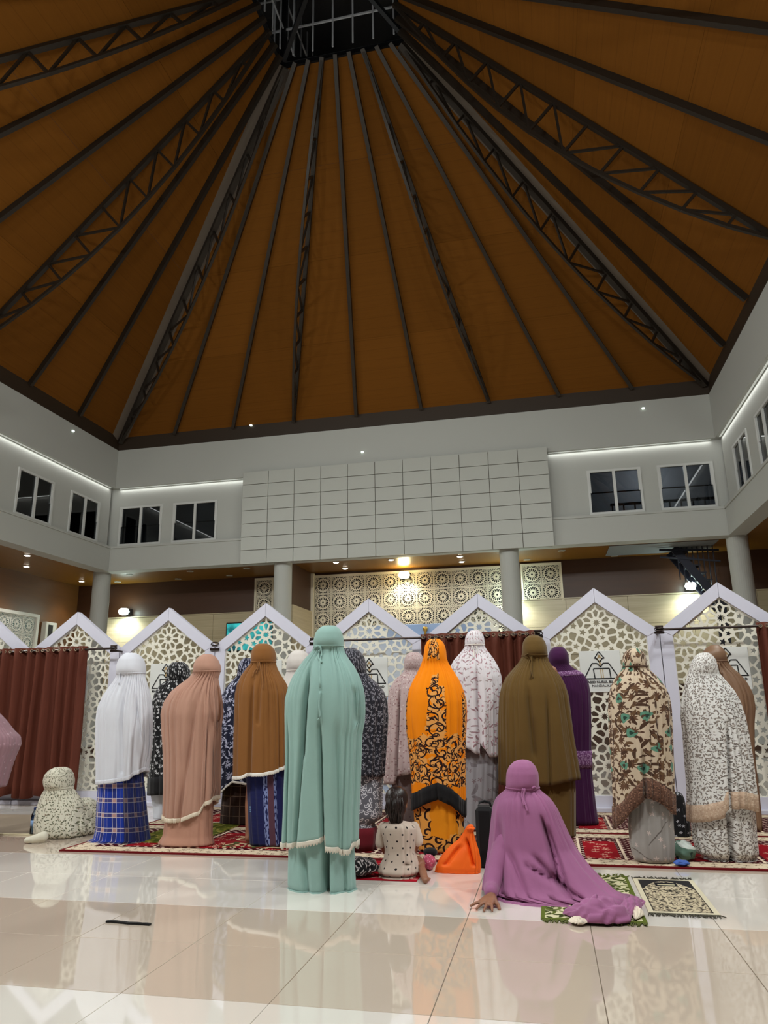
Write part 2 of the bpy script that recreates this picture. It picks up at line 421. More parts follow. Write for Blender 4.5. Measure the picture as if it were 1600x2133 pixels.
# skylight lantern above the curb
lt = MB(); c = .09
for a, b in (((SX0-c, SYB, SZ-.05), (SX1+c, SYB+c, SZ+.06)), ((SX0-c, SYF-c, SZ-.05), (SX1+c, SYF, SZ+.06)), ((SX0-c, SYF, SZ-.05), (SX0, SYB, SZ+.06)), ((SX1, SYF, SZ-.05), (SX1+c, SYB, SZ+.06))): lt.box(a, b)
sk = lt.build('window_skylight', steel_black, kind='structure')
ZT = SZ+2.6
for cx_, cy_ in ((SX0, SYB), (SX1, SYB), (SX0, SYF), (SX1, SYF)):
    MB().box((cx_-.06, cy_-.06, SZ+.3), (cx_+.06, cy_+.06, ZT)).build('corner_post', steel_black, sk)
MB().box((SX0-.3, SYF-.3, ZT), (SX1+.3, SYB+.3, ZT+.1)).build('lantern_roof', steel_black, sk)
for a, b in (((SX0, SYB), (SX1, SYB)), ((SX0, SYF), (SX1, SYF)), ((SX0, SYF), (SX0, SYB)), ((SX1, SYF), (SX1, SYB))):
    a = Vector((*a, 0)); b = Vector((*b, 0))
    for i in range(6):
        p = a.lerp(b, (i+.5)/6); MB().bar(p+Vector((0, 0, SZ+.22)), p+Vector((0, 0, ZT)), .034, .034).build('muntin', muntin, sk)
    for z in (SZ+.95, SZ+1.85): MB().bar(a+Vector((0, 0, z)), b+Vector((0, 0, z)), .04, .04).build('muntin', muntin, sk)
    d = (b-a).normalized(); n = Vector((-d.y, d.x, 0))*.004
    q = [a+n, b+n, b-n, a-n]
    mesh('pane', [v+Vector((0, 0, SZ+.06)) for v in q]+[v+Vector((0, 0, ZT)) for v in q], [(3, 2, 1, 0), (4, 5, 6, 7), (0, 1, 5, 4), (1, 2, 6, 5), (2, 3, 7, 6), (3, 0, 4, 7)], dark_glass, sk)
for (a, b) in (((SX0, SYB), (SX1, SYF)), ((SX1, SYB), (SX0, SYF))):     # slender struts across the opening
    MB().bar((a[0], a[1], SZ+.1), (b[0], b[1], ZT-.1), .09, .09).build('cross_brace', steel_black, sk)

# gallery below the balcony: ceiling, walls, columns
YB, XL, XR, YF = 20.2, -14.2, 7.0, -2.6
cl = MB()
cl.box((XL, Y1+.02, 4.85), (XR, YB, 4.95)); cl.box((XL, YF, 4.85), (X0-.02, Y1+.02, 4.95)); cl.box((X1+.02, YF, 4.85), (XR, Y1+.02, 4.95)); cl.box((X0-.02, YF, 4.85), (X1+.02, Y0-.02, 4.95))
gc = cl.build('ceiling_gallery', wood_ceil, kind='structure')
bw = MB(); bw.box((XL, YB, 0), (XR, YB+.15, 4.95)); wb = bw.build('wall_gallery_back', wood_dark, kind='structure')
sw = MB(); sw.box((XL-.15, YF, 0), (XL, YB+.15, 4.95)); wls = sw.build('wall_gallery_left', wood_side, kind='structure')
sw = MB(); sw.box((XR, YF, 0), (XR+.15, YB+.15, 4.95)); sw.build('wall_gallery_right', wood_side, kind='structure')
sw = MB(); sw.box((XL, YF-.15, 0), (XR, YF, 4.95)); sw.build('wall_gallery_front', white_paint, kind='structure')
def slabs(parent, x0, x1, zs, n):
    for i in range(n):
        for z0, z1 in zs:
            MB().cbox((lerp(x0, x1, i/n)+.003, YB-.045, z0+.003), (lerp(x0, x1, (i+1)/n)-.003, YB, z1-.003), .003).build('slab', travertine, parent)
slabs(wb, XL+.02, -6.5, ((1.5, 2.3), (2.3, 3.05), (3.05, 3.78)), 5)
slabs(wb, -.95, XR-.02, ((1.5, 2.3), (2.3, 3.05), (3.05, 3.78)), 5)
cp = MB().box((XL+.02, YB-.07, 3.78), (-6.5, YB, 3.81)).box((-.95, YB-.07, 3.78), (XR-.02, YB, 3.81)); cp.build('coping', travertine, wb)
# return wall beside the niche
rw = MB().box((-6.62, 18.45, 0), (-6.52, YB, 4.85)).build('wall_niche_side', wood_dark, kind='structure')
MB().box((-6.66, 18.42, 1.5), (-6.47, YB-.05, 3.72)).build('slab', travertine, rw)
MB().box((-6.53, YB-.14, 1.2), (-6.43, YB-.02, 4.83)).build('frame_strip', lattice_cream, rw)
for i, (cx_, cy_) in enumerate(((-12.15, 18.3), (-6.72, 18.28), (-.72, 18.28), (4.63, 18.3), (-12.15, .0), (4.7, .0))):
    c = MB().lathe([(.24, 0), (.24, 4.86)], (cx_, cy_, 0), 32).build('column_%d' % (i+1), beam_paint, smooth=False, kind='structure')
    MB().lathe([(.27, 0), (.27, .12), (.245, .14)], (cx_, cy_, 0), 32).build('column_base', wood_dark, c)

# ------------------------------------------------------------------ pierced tiles
def clip(poly, p, n):       # keep the half-plane (x-p).n <= 0
    out = []
    for i in range(len(poly)):
        a, b = poly[i], poly[(i+1) % len(poly)]
        da = (a[0]-p[0])*n[0]+(a[1]-p[1])*n[1]; db = (b[0]-p[0])*n[0]+(b[1]-p[1])*n[1]
        if da <= 0: out.append(a)
        if da*db < 0:
            t = da/(da-db); out.append((a[0]+(b[0]-a[0])*t, a[1]+(b[1]-a[1])*t))
    return out
def inset(poly, d):
    out = poly; n = len(poly)
    for i in range(n):
        a, b = poly[i], poly[(i+1) % n]; ex, ez = b[0]-a[0], b[1]-a[1]; l = math.hypot(ex, ez)
        out = clip(out, (a[0]-ez/l*d, a[1]+ex/l*d), (ez/l, -ex/l))      # outline runs anticlockwise
        if len(out) < 3: return []
    return out
def star(c, r, n, k, rot): return [(c[0]+(r if i % 2 == 0 else r*k)*math.cos(rot+math.pi*i/n), c[1]+(r if i % 2 == 0 else r*k)*math.sin(rot+math.pi*i/n)) for i in range(2*n)]
def pierce(outline, seeds, gap, edge):
    """seeds: (x, z, kind); every cell of their Voronoi pattern becomes a hole"""
    holes = []; lim = inset(outline, edge)
    for i, (x, z, kind) in enumerate(seeds):
        if kind == 'solid': continue
        cell = lim; near = sorted(((sx-x)**2+(sz-z)**2, sx, sz) for j, (sx, sz, _) in enumerate(seeds) if j != i)[:16]
        for d2, sx, sz in near:
            d = math.sqrt(d2); nx, nz = (sx-x)/d, (sz-z)/d
            cell = clip(cell, (x+nx*(d/2-gap/2), z+nz*(d/2-gap/2)), (nx, nz))
            if len(cell) < 3: break
        if len(cell) < 3: continue
        ar = abs(sum(cell[k][0]*cell[(k+1) % len(cell)][1]-cell[(k+1) % len(cell)][0]*cell[k][1] for k in range(len(cell))))/2
        if ar < gap*gap*.5: continue
        if isinstance(kind, tuple):
            if kind[2]:
                c = (sum(p[0] for p in cell)/len(cell), sum(p[1] for p in cell)/len(cell)); r = 1e9
                for k in range(len(cell)):
                    q0, q1 = cell[k-1], cell[k]; r = min(r, abs((q1[0]-q0[0])*(c[1]-q0[1])-(q1[1]-q0[1])*(c[0]-q0[0]))/(math.hypot(q1[0]-q0[0], q1[1]-q0[1])+1e-9))
                st = star(c, r*1.4, kind[0], kind[1], kind[4])
                for k in range(len(cell)):
                    q0, q1 = cell[k-1], cell[k]
                    if len(st) > 2: st = clip(st, q0, (q1[1]-q0[1], q0[0]-q1[0]))
                if r < gap*.8: st = cell
            else: st = star((x, z), kind[3], kind[0], kind[1], kind[4])
            cell = st
        # drop doubled corners
        cl_ = [p for k, p in enumerate(cell) if math.hypot(p[0]-cell[k-1][0], p[1]-cell[k-1][1]) > 1e-4]
        if len(cl_) >= 3: holes.append(cl_)
    return holes
rng = random.Random(5)
# one square tile with a sixteen petal rosette
S = .5
sq = [(-S/2, -S/2), (S/2, -S/2), (S/2, S/2), (-S/2, S/2)]
seeds = [(0, 0, 'solid')]
for k in range(16):
    a = 2*math.pi*(k+.5)/16; seeds.append((.203*math.cos(a), .203*math.sin(a), 'cell'))
for k in range(16):
    a = 2*math.pi*k/16; seeds.append((.236*math.cos(a), .236*math.sin(a), 'cell'))
for sx_ in (-1, 1):
    for sz_ in (-1, 1):
        for px_, pz_ in ((.235, .235), (.195, .225), (.225, .195), (.19, .185), (.235, .15), (.15, .235), (.2, .155), (.155, .2)): seeds.append((sx_*px_, sz_*pz_, 'cell'))
for k in range(16): seeds.append((.176*math.cos(2*math.pi*(k+.5)/16), .176*math.sin(2*math.pi*(k+.5)/16), 'solid'))
hl = pierce(sq, seeds, .012, .018)
for k in range(16):          # petals
    a = 2*math.pi*k/16; u = (math.cos(a), math.sin(a)); v = (-u[1], u[0])
    hl.append([(u[0]*r+v[0]*s_, u[1]*r+v[1]*s_) for r, s_ in ((.072, 0), (.10, .013), (.148, .022), (.172, 0), (.148, -.022), (.10, -.013))])
hl.append([(.028*math.cos(2*math.pi*k/10), .028*math.sin(2*math.pi*k/10)) for k in range(10)])
tile_me = curve_mesh('tile', [sq]+hl, .008, lattice_cream)
tile_white = tile_me.copy(); tile_white.materials.clear(); tile_white.materials.append(lattice_white)
def tile_field(name, x0, z1, nx, nz, Y, me, label, side=False):
    p = Y-.03
    if not side:
        b = MB().box((x0-.03, Y-.008, z1-nz*S-.03), (x0+nx*S+.03, Y, z1+.03)).build(name, lattice_backing)
        tag(b, label, 'lattice')
        for i in range(nx):
            for j in range(nz): inst('tile', me, b, (x0+(i+.5)*S, p, z1-(j+.5)*S), scale=(.985, 1, .985))
        f = MB()
        for q in (((x0-.05, p-.03, z1), (x0+nx*S+.05, Y, z1+.05)), ((x0-.05, p-.03, z1-nz*S), (x0, Y, z1)), ((x0+nx*S, p-.03, z1-nz*S), (x0+nx*S+.05, Y, z1))): f.box(*q)
        f.build('frame', lattice_cream, b)
    else:
        b = MB().box((Y, x0-.03, z1-nz*S-.03), (Y+.008, x0+nx*S+.03, z1+.03)).build(name, side[0]); tag(b, label, 'lattice')
        for i in range(nx):
            for j in range(nz): inst('tile', me, b, (Y+.03, x0+(i+.5)*S, z1-(j+.5)*S), (0, 0, math.pi/2), (.985, 1, .985))
        f = MB().box((Y, x0-.1, z1), (Y+.09, x0+nx*S+.1, z1+.09)).box((Y, x0+nx*S, z1-nz*S), (Y+.09, x0+nx*S+.1, z1))
        f.build('frame', lattice_white, b)
tile_field('pierced_tile_wall', -6.43, 4.73, 11, 5, YB, tile_me, 'large cream pierced tile wall with rosettes behind the niche opening')
tile_field('pierced_tile_wall', -8.24, 4.74, 1, 2, YB, tile_me, 'narrow dim pierced tile strip left of the white niche column')
tile_field('pierced_tile_wall', -.46, 4.74, 2, 2, YB, tile_me, 'small dim pierced tile square of four tiles right of the niche column')
teal_back = mat('teal_light_backing', (120, 150, 150), .6)  # turquoise light behind the tiles, put into the backing colour
tile_field('pierced_tile_window', 14.8, 3.66, 7, 3, XL, tile_white, 'pale turquoise lit pierced tile window on the far left wall', side=(teal_back,))
nt_ = empty('wall_niche_cabinet', (XL+.1, 18.9, 2.4), 'small white wall box with dark slot beside the turquoise tile window', 'box')
MB().cbox((XL, 18.62, 2.9), (XL+.16, 19.1, 3.58), .01).build('case', lattice_white, nt_); MB().box((XL+.16, 18.72, 3.02), (XL+.166, 18.92, 3.5)).build('slot', lattice_backing, nt_)

# ------------------------------------------------------------------ lamps of the room, and housings of the added floodlights
def added_flood(p, tgt, label):  # fixture built round one of the added fill lamps
    r = empty('added_floodlight', p, label, 'lamp')
    d = (Vector(tgt)-Vector(p)).normalized(); q = d.to_track_quat('Z', 'Y').to_matrix().to_4x4(); M4 = Matrix.Translation(p) @ q
    m = MB().cbox((-.34, -.26, -.05), (.34, .26, .08), .02); m.v = [tuple(M4 @ Vector(v)) for v in m.v]; m.build('housing', lamp_body, r)
    m = MB().box((-.29, -.21, .08), (.29, .21, .085)); m.v = [tuple(M4 @ Vector(v)) for v in m.v]; m.build('lens', lamp_white, r)
    for s_ in (-1, 1):
        u = M4 @ Vector((s_*.36, 0, 0)); MB().bar(u, u+Vector((0, 0, .34)), .03, .03).build('bracket', lamp_body, r)
    MB().bar((M4 @ Vector((-.38, 0, 0)))+Vector((0, 0, .34)), (M4 @ Vector((.38, 0, 0)))+Vector((0, 0, .34)), .03, .03).build('yoke', lamp_body, r)
    wp = (p[0], Y0+.012, p[2]+.38) if p[1] < 1.5 else ((X0+.012 if p[0] < -4 else X1-.012), p[1], p[2]+.38)
    MB().bar((p[0], p[1], p[2]+.36), wp, .035, .035).build('wall_arm', lamp_body, r)
names = ['left one on the front wall', 'middle one on the front wall', 'right one on the front wall', 'left wall, nearer the front', 'left wall, farther back', 'right wall, nearer the front', 'right wall, farther back']
for (p, t, e), n in zip(ADDED_FLOODS, names): added_flood(p, t, 'added grey fill lamp under the roof, '+n)
def wall_lamp(p, label, warm=False, watts=110):
    r = empty('wall_lamp', p, label, 'lamp')
    MB().box((p[0]-.13, p[1]+.03, p[2]-.09), (p[0]+.13, YB-.0, p[2]+.09)).build('bracket', lamp_body, r)
    MB().lathe([(.03, -.10), (.12, -.08), (.16, 0), (.12, .08), (.03, .10)], p, 20).build('globe', lamp_warm if warm else lamp_white, r, True)
    l = bpy.data.lights.new('wall_lamp_light', 'SPOT'); l.energy = watts; l.shadow_soft_size = .12; l.spot_size = math.radians(150); l.spot_blend = .7
    l.color = (1, .93, .72) if warm else (.93, 1, .96)
    o = bpy.data.objects.new('wall_lamp_light', l); link(o, r); o.matrix_parent_inverse = parent_inv(r); o.location = (p[0], p[1]-.10, p[2]-.13); o.rotation_euler = (math.radians(12), 0, 0)
wall_lamp((-12.40, 19.93, 3.95), 'bright white wall lamp left, above the travertine beside the round column', watts=110)
wall_lamp((-.74, 19.93, 3.92), 'bright white wall lamp beside the column right of the tile wall', watts=90)
wall_lamp((3.80, 19.93, 3.94), 'bright white wall lamp at the right, in front of the dark stair')
wall_lamp((-3.73, 19.93, 4.62), 'warm bright lamp at the top of the pierced tile wall', True, 70)
def downlight(p, lit, label, watts=0, group=None):
    r = empty('downlight', p, label, 'lamp', group)
    MB().lathe([(.075, 0), (.095, -.004), (.095, -.012), (.07, -.014)], p, 20).build('trim_ring', white_paint, r)
    MB().lathe([(.065, -.015), (.065, -.018)], p, 16).build('lens', spot_white if lit else spot_off, r)
    if watts:
        l = bpy.data.lights.new('downlight_lamp', 'SPOT'); l.energy = watts; l.spot_size = math.radians(100); l.spot_blend = .6; l.shadow_soft_size = .07; l.color = (1, .96, .9)
        o = bpy.data.objects.new('downlight_lamp', l); link(o, r); o.matrix_parent_inverse = parent_inv(r); o.location = (p[0], p[1], p[2]-.04)
for (x, y), n, wt in (((57, 1157), 'lit downlight in the left gallery ceiling, upper of the stacked pair', 60), ((55, 1180), 'lit downlight in the left gallery ceiling, lower of the stacked pair', 60),
                      ((170, 1211), 'lit downlight in the left gallery ceiling beside the round column', 60), ((700, 1171), 'lit downlight over the niche, left pair, front one', 20),
                      ((719, 1184), 'lit downlight over the niche, left pair, rear one', 9), ((815, 1166), 'lit downlight over the niche just left of its middle', 20),
                      ((958, 1159), 'lit downlight over the niche, right pair, front one', 11), ((962, 1170), 'lit downlight over the niche, right pair, rear one', 25)):
    q = atZ(x, y, 4.845); downlight((q[0], q[1], 4.85), True, n, wt)
for (x, y), n in (((270, 1197), 'unlit downlight nearest the left round column'), ((245, 1212), 'unlit downlight against the back wall by the left round column'),
                  ((371, 1206), 'unlit downlight at the back, middle of the left bay'), ((396, 1190), 'unlit downlight at the front, middle of the left bay'),
                  ((478, 1199), 'unlit downlight at the right of the left bay'), ((514, 1184), 'unlit downlight under the left end of the panelled box'),
                  ((1098, 1166), 'unlit downlight above the square of four pierced tiles'), ((1170, 1147), 'unlit downlight under the right end of the panelled box'), ((1280, 1158), 'unlit downlight left of the stair opening')):
    q = atZ(x, y, 4.845); downlight((q[0], q[1], 4.85), False, n)
for (x, y), sd, n in (((152, 898), 'left', 'tiny greenish spot on the left wall band under the roof'), ((755, 942), 'back', 'tiny spot on the white band above the panelled box'),
                      ((1340, 851), 'back', 'tiny greenish spot on the white band at the right'), ((523, 886), 'roof', 'tiny spot on the dark roof fascia')):
    q = atY(x, y, Y1-.03) if sd != 'left' else (lambda d: np.array([0, 0, CH])+d*((X0+.03)/d[0]))(ray(x, y))
    r = empty('band_spot', q, n, 'lamp'); m = MB().cbox((q[0]-.035, q[1]-.035, q[2]-.022), (q[0]+.035, q[1]+.035, q[2]+.022), .01); m.build('lens', spot_dim, r)
# stair behind the right-hand bay
stair_m = mat('dark_blue_steel', (30, 32, 46), .5, .3)
so = MB().box((1.75, 18.6, 4.835), (4.3, 19.9, 4.849)).build('trim_stair_opening', corridor_grey, kind='structure')
st = empty('steel_stair', (3.9, 19.4, 0), 'dark blue steel stair with thin balusters in the right gallery bay', 'stair')
MB().bar((3.35, 19.2, 4.82), (4.35, 19.2, 3.3), .06, .2).bar((3.35, 19.85, 4.82), (4.35, 19.85, 3.3), .06, .2).bar((4.35, 19.2, 3.3), (4.35, 19.2, 0), .1, .1).bar((4.35, 19.85, 3.3), (4.35, 19.85, 0), .1, .1).build('stringer', stair_m, st)
for i in range(8):
    MB().box((3.4+i*.12, 19.2, 4.72-i*.19), (3.7+i*.12, 19.85, 4.75-i*.19)).build('tread', stair_m, st)
    MB().bar((3.42+i*.12, 19.18, 4.0-i*.06), (3.42+i*.12, 19.18, 4.82), .025, .025).build('baluster', stair_m, st)
MB().bar((3.0, 19.17, 4.78), (4.4, 19.17, 4.70), .05, .05).bar((3.0, 19.17, 4.6), (4.4, 19.17, 4.42), .04, .04).build('handrail', stair_m, st)
# screen and banner on the far wall
tvm = mat('teal_screen', fn=lambda nb: nb.mix(nb.noise(nb.vec(*nb.pos()), 3.5, 3)*2.2-.65, (16, 62, 74), (60, 190, 190)), rough=.2, emit=.9)
tv = empty('wall_screen', (-8.4, 20.1, 2.7), 'teal glowing wall screen partly behind the fourth lattice gable', 'screen')
MB().cbox((-9.12, 20.08, 2.66), (-7.66, 20.15, 3.5), .01).build('bezel', steel_black, tv)
MB().box((-9.09, 20.072, 2.69), (-7.69, 20.08, 3.47)).build('display', tvm, tv)
bnm = mat('pale_blue_banner', fn=lambda nb: (lambda p: nb.mix(((p[0]*1.1+p[2]*2.3+nb.noise(nb.vec(*p), .9, 1)*2.).sin())*.5+.5, (150, 178, 222), (226, 234, 246)))(nb.pos()), rough=.5)
bn = empty('stage_banner', (-3.2, 19.4, 0), 'pale blue and white banner board standing before the pierced tile wall', 'banner')
MB().cbox((-5.7, 19.4, .9), (-1.35, 19.44, 3.18), .01).build('board', bnm, bn)
for x in (-5.4, -1.7): MB().bar((x, 19.5, 0), (x, 19.5, 3.1), .06, .06).build('leg', steel_black, bn)
MB().lathe([(.01, -.13), (.05, -.12), (.02, -.06), (.06, 0), (.07, .06), (.05, .09)], (-3.08, 19.33, 3.0), 14).build('gold_ornament', mat('gold', (200, 160, 80), .35, .8), bn, True)
# ------------------------------------------------------------------ floor of polished tiles
def tile_col(c):
    def fn(nb):
        x, y, z = nb.pos(); oi = nb.nt.nodes.new('ShaderNodeObjectInfo'); r = N(nb.nt, oi.outputs['Random'])
        g = nb.noise(nb.vec(x*2+r*7, y*2, z), 1.3, 3)
        return nb.mix(g*.5+r*.4, tuple(v*.955 for v in c), c)
    return fn
tile_ivory = mat('ivory_polished_tile', rough=.04, spec=.75, coat=.55, fn=tile_col((236, 228, 219)))
tile_beige = mat('beige_polished_tile', rough=.04, spec=.75, coat=.55, fn=tile_col((209, 192, 175)))
grout = mat('floor_grout', (150, 138, 122), .8)
fl = MB().box((XL-.2, YF-.2, -.2), (XR+.2, YB+.2, -.006)).build('floor', grout, kind='structure')
P, PY, OX, OY = .637, .645, .129, 3.05
ivory_rest, beige_rest = MB(), MB()
for i in range(-23, 12):
    for j in range(-9, 27):
        x, y = OX+i*P, OY+j*PY
        if x+P < XL or x > XR or y+PY < YF or y > YB: continue
        g = .0016; a, b = (max(XL, x+g), max(YF, y+g), -.006), (min(XR, x+P-g), min(YB, y+PY-g), 0)
        iv = (j//2) % 2 == 1
        near = -11 <= i <= 4 and -2 <= j <= 8
        if near: MB().cbox(a, b, .0012).build('floor_tile', tile_ivory if iv else tile_beige, fl)
        else: (ivory_rest if iv else beige_rest).box(a, b)
ivory_rest.build('far_floor_tiles', tile_ivory, fl, kind='stuff'); beige_rest.build('far_floor_tiles', tile_beige, fl, kind='stuff')

# ------------------------------------------------------------------ gabled lattice screens
DY, DW, DB, ZV, ZA = 8.4, 1.285, .125, 1.845, 2.33
HW = DW/2-.004
iw = HW-DB; sl = (ZA-ZV)/HW
zi = ZV+sl*DB-.125*math.hypot(1, sl)      # where the inner gable meets the post
za_in = zi+sl*iw
inner = [(-iw, .16), (iw, .16), (iw, zi), (0, za_in), (-iw, zi)]
seeds = []
def put(x, z, kind, dmin=.062):
    if abs(x) > iw+.03 or z < .13 or z > za_in+.02: return
    if all((x-a)**2+(z-b)**2 > dmin*dmin for a, b, _ in seeds): seeds.append((x, z, kind))
ros = [(0, z) for z in (1.95, 1.45, .95, .45)]+[(s*.41, z) for z in (1.70, 1.20, .70, .26) for s in (-1, 1)]
for cx_, cz_ in ros: put(cx_, cz_, (10, .5, False, .046, math.pi/2), .01)
for cx_, cz_ in ros:
    for k in range(10):
        a = math.pi/2+2*math.pi*k/10; put(cx_+.107*math.cos(a), cz_+.107*math.sin(a), 'cell', .045)
for cx_, cz_ in ros:
    for k in range(10):
        a = math.pi/2+2*math.pi*(k+.5)/10; put(cx_+.172*math.cos(a), cz_+.172*math.sin(a), (5, .45, True, 0, a) if k % 2 else 'cell', .06)
for t in range(4000):
    x, z = rng.uniform(-iw, iw), rng.uniform(.16, za_in); put(x, z, (5, .45, True, 0, rng.uniform(0, 6)) if t % 3 == 0 else 'cell', .074)
# keep each rosette's disc closed around its star
holes = pierce(inner, seeds, .021, .010)
lat_me = curve_mesh('lattice_panel', [[(-iw, .16), (iw, .16), (iw, zi), (0, za_in), (-iw, zi)]]+holes, .007, mat('ivory_lattice', (224, 219, 204), .55))
pane_me = None
plac_m = mat('white_placard', (214, 214, 210), .4)
ink = mat('black_ink', (22, 22, 24), .5); ink_gold = mat('gold_ink', (176, 146, 96), .45)
t1 = text_mesh('MASJID NURUL BILAD', .036, ink, bold=.0009); t2 = text_mesh('MANDALIKA', .034, ink)
def fitw(me, wd):
    xs = [v.co.x for v in me.vertices]; k = wd/(max(xs)-min(xs)); me.transform(Matrix.Scale(k, 4)); return me
fitw(t1, .345); fitw(t2, .205)
def emblem(cx, parent, y):
    k = .00069; Z = lambda zy: 1.645-(zy-185)*k; X = lambda zx: cx+(zx-462)*k
    def lines(pls, m, name, w_=.0115):
        mb = MB()
        for pl in pls:
            for (a, b), (c, d) in zip(pl[:-1], pl[1:]): mb.bar((X(a), y, Z(b)), (X(c), y, Z(d)), w_, .004, (0, 1, 0))
        return mb.build(name, m, parent)
    lines([[(385, 302), (455, 200), (532, 302), (502, 302), (456, 368), (412, 302), (385, 302)], [(205, 615), (340, 380), (415, 380), (468, 436), (508, 380), (592, 380), (735, 615)], [(200, 614), (742, 614)],
           [(368, 612), (354, 460), (597, 460), (607, 612)]], ink, 'emblem_outline')
    lines([[(425, 315), (455, 250), (492, 315), (457, 350), (425, 315)], [(440, 300), (456, 275), (472, 300)], [(455, 430), (452, 360)], [(480, 430), (464, 365)], [(463, 460), (467, 612)], [(494, 460), (497, 612)]], ink_gold, 'emblem_gold', .008)
SCR = [(-7.150, 'white gabled lattice screen at the far left edge, mostly behind the left curtain'), (-5.863, 'white gabled lattice screen half covered by the right end of the left curtain'),
       (-4.576, 'white gabled lattice screen behind the person in black veil with white flowers'), (-3.289, 'white gabled lattice screen in front of the teal wall screen, behind the brown veil'),
       (-2.002, 'white gabled lattice screen under a bare curtain rod, right of the mint veil'), (-0.715, 'white gabled lattice screen behind the middle brown curtain'),
       (0.572, 'white gabled lattice screen with full logo placard between purple and cream floral veils'), (1.859, 'white gabled lattice screen with curtain rod at the right edge'), (3.146, 'white gabled lattice screen just beyond the right edge')]
for cx, lb in SCR:
    r = empty('lattice_screen', (cx, DY, 0), lb, 'screen', 'gabled lattice screens in a row')
    y0, y1 = DY-.035, DY+.035
    for s in (-1, 1):
        pts = [(cx+iw, 0), (cx+HW, 0), (cx+HW, ZV), (cx+iw, zi)] if s > 0 else [(cx-HW, 0), (cx-iw, 0), (cx-iw, zi), (cx-HW, ZV)]
        MB().prism(pts, y0, y1).build('post', frame_lilac, r)
        MB().prism([(cx+s*HW, ZV), (cx+s*.0015, ZA), (cx+s*.0015, za_in), (cx+s*iw, zi)][::s], y0-.004, y1+.004).build('gable_bar', frame_lilac, r)
    MB().box((cx-iw, y0, .0), (cx+iw, y1, .16)).cbox((cx-HW, y0-.06, 0), (cx+HW, y1+.06, .05), .006).build('bottom_rail', frame_lilac, r)
    inst('lattice_panel', lat_me, r, (cx, DY, 0))
    if pane_me is None:
        p = MB().prism(inner, .016, .020).build('pane', clear_glass, r); p.location = (cx, DY, 0); pane_me = p.data
    else: inst('pane', pane_me, r, (cx, DY, 0))
    pl = MB().cbox((cx-.215, DY-.016, 1.205), (cx+.215, DY-.008, 1.645), .003).build('placard', plac_m, r)
    emblem(cx, pl, DY-.018)
    inst('lettering', t1, pl, (cx, DY-.018, 1.312)); inst('lettering', t2, pl, (cx, DY-.018, 1.272))

# ------------------------------------------------------------------ curtain rods and curtains
rod_m = mat('dark_bronze_rod', (48, 36, 32), .35, .6)
ring_m = mat('pale_eyelet', (150, 130, 108), .4, .5)
def curtain_fn(nb):
    u, v = nb.uv(); g = nb.noise(nb.vec(u*30, v*2.2), 1., 3); return nb.mix(g, (76, 34, 22), (100, 48, 32))
cur_m = mat('brown_curtain_cloth', rough=.75, spec=.25, fn=curtain_fn, bump=(60, .1, .004))
RY = 8.2
def rod(x0, x1, label, clamps):
    z0 = 1.835
    r = empty('curtain_rod', (x0, RY, z0), label, 'rod')
    MB().tube([(x0, RY, z0), (x1, RY, z0)], .013, 10).build('tube', rod_m, r)
    for c in clamps:
        MB().cbox((c-.05, RY-.02, z0-.045), (c+.05, RY+.02, z0-.018), .005).tube([(c-.04, RY-.02, z0+.03), (c+.04, RY-.02, z0+.03)], .012, 8).bar((c, RY, z0-.03), (c, DY-.041, z0-.03), .03, .02).tube([(c+.05*math.cos(a*.7), RY-.026, z0+.018*math.sin(a*.7)-.0) for a in range(10)], .006, 6).build('clamp', rod_m, r)
rod(-7.6, -5.16, 'bronze curtain rod on the left, carrying the long left curtain', (-5.19,))
rod(-2.62, -.04, 'bronze curtain rod in the middle, half bare behind the mint veil', (-2.62, -.06))
rod(1.16, 3.7, 'bronze curtain rod at the right end, bare over the right screen', (1.19,))
cl_ = empty('clamp_pair', (-3.93, DY-.05, 1.8), 'loose black clamp on the screen post above the pink veil', 'clamp')
MB().cbox((-3.99, DY-.06, 1.78), (-3.87, DY-.037, 1.81), .005).build('jaw', rod_m, cl_)
MB().tube([(-3.93+.05*math.cos(a*.66), DY-.05, 1.86+.02*math.sin(a*.66)) for a in range(10)], .007, 6).build('loop', rod_m, cl_)
